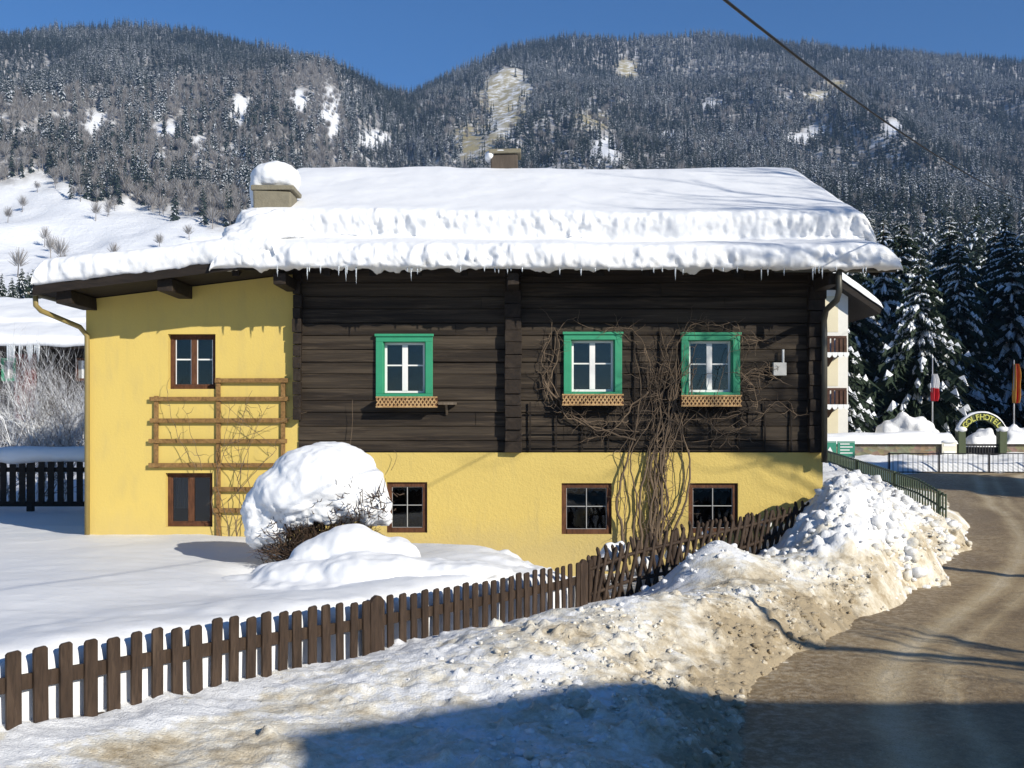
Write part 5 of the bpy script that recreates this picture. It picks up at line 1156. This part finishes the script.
# notice board on wall
nb = thing('notice_board', 'cream framed notice board on the stone wall beside the arch', 'notice board', (wx(949, 45.8), 45.8, 1))
a, b, c, d = wx(941.5, 45.85), wx(956.5, 45.85), wz(458, 45.85), wz(441.5, 45.85); mb = MB(); mb.box(a, b, 45.80, 45.9, c, d); mb.build('board', 'sign_cream', nb, bevel=.02)
mb = MB(); mb.box(a + .08, b - .08, 45.785, 45.798, c + .1, c + .32); mb.box(a + .08, b - .08, 45.785, 45.798, d - .22, d - .1); mb.build('notice', 'white_paint', nb)
mb = MB(); ball(mb, ((a + b) / 2, 45.85, d), ((b - a) * .55, .16, .09)); mb.build('snow_cap', 'snow', nb, smooth=True)
# green signs
for (pa, pb, lab, ty) in ((821, 836.5, 'green sign with white triangle symbol by the downpipe', 0), (837.5, 855, 'green sign with rows of white lines beside the triangle sign', 1)):
    a, b, c, d = wx(pa, 40), wx(pb, 40), wz(458, 40), wz(441, 40); r0 = thing('green_sign', lab, 'sign', ((a + b) / 2, 40, .9), 'green signs behind the house corner')
    mb = MB(); mb.box(a, b, 40, 40.05, c, d); mb.build('board', 'sign_green', r0, bevel=.015)
    mb = MB()
    if ty == 0:
        m = (a + b) / 2 + .05; mb.prism([(m - .2, 39.985, c + .14), (m + .2, 39.985, c + .14), (m + .09, 39.985, c + .27), (m, 39.985, c + .45)], (0, .01, 0)); mb.box(m - .21, m + .21, 39.985, 39.996, c + .08, c + .11)
    else:
        for k_ in range(4): mb.box(a + .1, b - (.1 if k_ % 2 else .22), 39.985, 39.996, d - .14 - k_ * .12, d - .10 - k_ * .12)
    mb.box(a + .03, b - .03, 39.99, 39.997, d - .045, d - .03); mb.box(a + .03, b - .03, 39.99, 39.997, c + .03, c + .045); mb.build('symbol', 'white_paint', r0)
    mb = MB(); mb.tube([((a + b) / 2, 40.08, 0), ((a + b) / 2, 40.08, d)], .035, 8); mb.build('post', 'grey_metal', r0)
# flags
def flag(px_, ptop, Y, pbase, fx0, fx1, fy0, fy1, bands, label):
    X = wx(px_, Y); r0 = thing('flag_pole', label, 'flag', (X, Y, float(terrain(X, Y)))); mb = MB(); mb.tube([(X, Y, float(terrain(X, Y)) - .2), (X, Y, wz(ptop, Y))], [.045, .03], 8); mb.build('pole', 'pole_metal', r0, smooth=True)
    n_, m_ = 30, 16; x0, x1 = wx(fx0, Y), wx(fx1, Y); z0, z1 = wz(fy0, Y), wz(fy1, Y); mb = MB(); vs = []
    for j in range(n_ + 1):
        f = j / n_
        for i in range(m_ + 1):
            g = i / m_; w = .45 + .55 * math.sin(f * 2.2 + .3); vs.append((X + (x1 - x0) * (g * w - .2 * w) * (1 + .1 * math.sin(f * 9)), Y - .05 + .10 * math.sin(g * 11 + f * 2), z0 + (z1 - z0) * f - .06 * g * math.sin(f * 3)))
    for j in range(n_):
        for i in range(m_):
            o = j * (m_ + 1) + i; mb.cur = int((j / n_ if len(bands) == 2 else i / m_) * len(bands)) ; mb.add([vs[o], vs[o + 1], vs[o + m_ + 2], vs[o + m_ + 1]], [(0, 1, 2, 3)])
    mb.build('cloth', bands, r0, smooth=True)
flag(932.5, 358, 52, 432, 929, 937, 374, 401, ['flag_white', 'flag_red'], 'limp white and red flag on a slim pole in front of the spruces')
flag(1014, 360, 52, 430, 1009, 1017, 364, 403, ['flag_gold', 'flag_red', 'flag_gold'], 'limp orange and red flag on a pole right of the lettered arch')
# black railing by the far road bend with snow behind
rl = thing('metal_railing', 'low black metal bar railing along the far road bend in front of the stone wall', 'railing', (20, 42.5, .6))
def rly(X): return 42.4 - .02 * (X - 16)
mb = MB(); X = wx(888, 42.4)
while X < 31: zb_ = wz(474, 42.4) + .0; mb.tube([(X, rly(X), zb_), (X, rly(X), wz(453.5, 42.4))], .014, 5); X += .21
mb.build('bars', 'black_metal', rl); mb = MB()
for zq in (wz(453.5, 42.4), wz(472, 42.4)): mb.tube([(wx(888, 42.4), rly(15.9), zq), (31, rly(31), zq)], .022, 6)
mb.build('rail', 'black_metal', rl)
for i in range(8): X = 16 + i * 2.1; mb = MB(); mb.tube([(X, rly(X), 0), (X, rly(X), wz(452.5, 42.4))], .035, 7); mb.build('post', 'black_metal', rl)
u, v = np.meshgrid(np.arange(11.5, 48, .2), np.linspace(0, 1, 26), indexing='ij')
zz = .25 + (.62 * sstep(0, .28, v) + .25 * sstep(.4, 1, v)) * (1 + .25 * fbm(u * .5, v * 3, 4, 15)) + .10 * fbm(u * 1.8, v * 8, 4, 16) * sstep(0, .15, v) - .3 * sstep(.08, 0, v)
tag(grid_mesh('roadside_snow', u, 42.0 + v * 3.95, zz, 'rough_snow', flip=True), kind='structure')
# green picket railing down the bank
gr_ = thing('green_railing', 'rusty green picket railing descending the snow bank behind the house corner', 'railing', (9.5, 26, 1))
GPT = [(9.75, 31, 1.74), (9.6, 27, 1.52), (9.45, 23.2, 1.30), (9.5, 21.9, 1.05)]
gl_ = np.array(GPT)
def gp(t): return Vector([float(np.interp(t, [0, .43, .85, 1], gl_[:, c])) for c in range(3)])
mb = MB(); n_ = 62
for i in range(n_):
    p = gp(i / (n_ - 1)); L = .42 + .12 * i / n_; mb.tube([p + Vector((0, 0, -L)), p + Vector((0, 0, .03))], .022, 5)
mb.build('pickets', 'green_rail', gr_)
for dz in (0, -.30): mb = MB(); mb.tube([gp(i / 20) + Vector((-.03, 0, dz)) for i in range(21)], .026, 6); mb.build('rail', 'green_rail', gr_)
for t in (.02, .35, .68, .98): p = gp(t); mb = MB(); mb.tube([p + Vector((-.06, 0, -1.2)), p + Vector((-.06, 0, .05))], .04, 7); mb.build('post', 'green_rail', gr_)

# ================================================================== OVERHEAD CABLE, TREES AND HOUSE ACROSS THE ROAD
ck = np.array([(-9, 4.6), (-4, 4.4), (0, 4.5), (5.5, 5.01), (10.3, 5.63), (19.5, 7.13), (30, 9.1), (60, 15.3)])
mb = MB(); pts_ = []
for Y in np.linspace(-9, 60, 70): pts_.append((-2.18 + .6 * Y, Y, float(np.interp(Y, ck[:, 0], ck[:, 1]))))
zz_ = np.array([p[2] for p in pts_]); zz_ = np.convolve(np.pad(zz_, 4, 'edge'), np.ones(9) / 9, 'valid'); pts_ = [(p[0], p[1], z_) for p, z_ in zip(pts_, zz_)]
mb.tube(pts_, .0095, 6); tag(mb.build('overhead_cable', 'cable', None, smooth=True), 'black overhead cable slanting across the sky above the roof', 'cable')
for (X, Y, zt_, lab) in ((-7.58, -9, 4.75, 'wooden utility pole carrying the overhead cable beside the fence, behind the viewpoint'), (33.82, 60, 15.4, 'wooden utility pole carrying the far end of the overhead cable')):
    r0 = thing('utility_pole', lab, 'pole', (X, Y, 0)); mb = MB(); mb.tube([(X, Y, -.5), (X, Y, zt_)], [.14, .10], 10); mb.build('pole', 'grey_pole', r0, smooth=True)
    mb = MB(); mb.tube([(X, Y, zt_ - .02), (X, Y, zt_ + .15)], [.04, .03], 8); mb.build('insulator', 'white_paint', r0)
def bare_tree(X, Y, H, r, seed, label, limbs=(), depth=5, first=2):
    rr = random.Random(seed); root = thing('bare_tree', label, 'tree', (X, Y, -.1)); t = MB(); cr = MB()
    pts_ = [Vector((X + .12 * rr.gauss(0, 1) * i / 4, Y + .12 * rr.gauss(0, 1) * i / 4, -.2 + H * .62 * i / 5)) for i in range(6)]
    t.tube(pts_, [r * (1 - .1 * i) for i in range(6)], 9)
    for p in pts_[first:]:
        for b in range(2 if p is not pts_[-1] else 4):
            a = rr.uniform(0, 6.28); recurse(cr, p, Vector((math.cos(a), math.sin(a), rr.uniform(.5, 1.6))).normalized(), H * .18, r * .42, depth - 1, rr, .6, .1, 4)
    for L_ in limbs: cr.tube([Vector(q) for q in L_], [r * .62 * (1 - .08 * i) for i in range(len(L_))], 7)
    t.build('trunk', 'bark', root, smooth=True); cr.build('crown', 'bark', root); return root
bare_tree(16.9, 9.2, 20.0, .22, 21, 'tall leafless tree across the road whose shade falls on the house corner', first=3, depth=5)
def back(px_, py_, z, t):
    s = (CAMZ - z) / (py_ - HOR) * F; X = (px_ - 512) * s / F
    return (X + t, s - t, z + t * math.tan(SUN_EL) * math.sqrt(2))
limb = [back(1120, 668, 0, 7.4), back(1024, 664, 0, 7.2), back(930, 655, 0, 7.1), back(860, 648, .02, 7.1), back(800, 640, .12, 7.1), back(765, 620, .3, 7.2), back(742, 600, .45, 7.3)]
bare_tree(14.2, 3.2, 8.0, .17, 33, 'smaller leafless tree with one long level limb across the road', [limb], 3, 4)
bh = thing('rendered_house', 'white rendered house with snowy roof across the road behind the viewpoint', 'house', (17, -6, 0))
cx0, cx1, cy0, cy1, ez = 10.75, 24, -9.5, -.55, 6.65
mb = MB(); mb.box(cx0 + .9, cx1, cy0, cy1 - .9, -.3, ez); mb.build('wall', 'white_render', bh)
mb = MB(); my = (cy0 + cy1) / 2
mb.prism([(cx0, cy1, ez - .1), (cx0, cy1, ez + .35), (cx0, my, ez + 2.3), (cx0, cy0 - .9, ez + .2), (cx0, cy0 - .9, ez - .1)], (cx1 - cx0 + .8, 0, 0)); mb.build('roof', 'dark_wood', bh)

# ================================================================== LIGHT, AIR, CAMERA
w = bpy.data.worlds.new('World'); scene.world = w; w.use_nodes = True; nt = w.node_tree
sk = nt.nodes.new('ShaderNodeTexSky'); sk.sky_type = 'NISHITA'; sk.sun_disc = False; sk.sun_elevation = SUN_EL; sk.sun_rotation = SUN_AZ; sk.altitude = 1800; sk.air_density = 1.0; sk.dust_density = .1; sk.ozone_density = 6.5
hs = nt.nodes.new('ShaderNodeHueSaturation'); hs.inputs['Saturation'].default_value = 1.12; nt.links.new(sk.outputs[0], hs.inputs['Color']); nt.links.new(hs.outputs[0], nt.nodes['Background'].inputs[0]); nt.nodes['Background'].inputs[1].default_value = .085
sl = bpy.data.lights.new('sun', 'SUN'); sl.energy = 4.2; sl.angle = R(.5); sl.color = (1, .94, .82); so = bpy.data.objects.new('sun', sl); COL.objects.link(so); so.rotation_euler = SUN.to_track_quat('Z', 'Y').to_euler()
HAZE = True
if HAZE:
    mb = MB(); mb.box(-2050, 2050, -140, 2620, -3, 860); hz = mb.build('haze', 'snow', None); hz.data.materials.clear()
    m = bpy.data.materials.new('haze_air'); m.use_nodes = True; t = m.node_tree; t.nodes.remove(t.nodes['Principled BSDF']); pv = t.nodes.new('ShaderNodeVolumePrincipled'); pv.inputs['Color'].default_value = (.36, .58, 1, 1); pv.inputs['Density'].default_value = .00012; pv.inputs['Anisotropy'].default_value = 0.0
    t.links.new(pv.outputs[0], t.nodes['Material Output'].inputs['Volume']); hz.data.materials.append(m); tag(hz, kind='stuff')
cam = bpy.data.cameras.new('camera'); co = bpy.data.objects.new('camera', cam); COL.objects.link(co); co.location = (0, 0, CAMZ); co.rotation_euler = (R(90), 0, 0)
cam.sensor_width = 36; cam.lens = 36 * F / 1024; cam.shift_y = (HOR - 384) / 1024; cam.clip_start = .1; cam.clip_end = 6000; scene.camera = co
scene.view_settings.view_transform = 'Standard'; scene.view_settings.look = 'None'; scene.view_settings.gamma = 1; scene.view_settings.exposure = 0.47
cy = scene.cycles; cy.use_denoising = True; cy.max_bounces = 6; cy.diffuse_bounces = 3; cy.glossy_bounces = 3; cy.transmission_bounces = 4; cy.transparent_max_bounces = 8; cy.sample_clamp_indirect = 6
try: cy.denoiser = 'OPENIMAGEDENOISE'
except Exception: pass
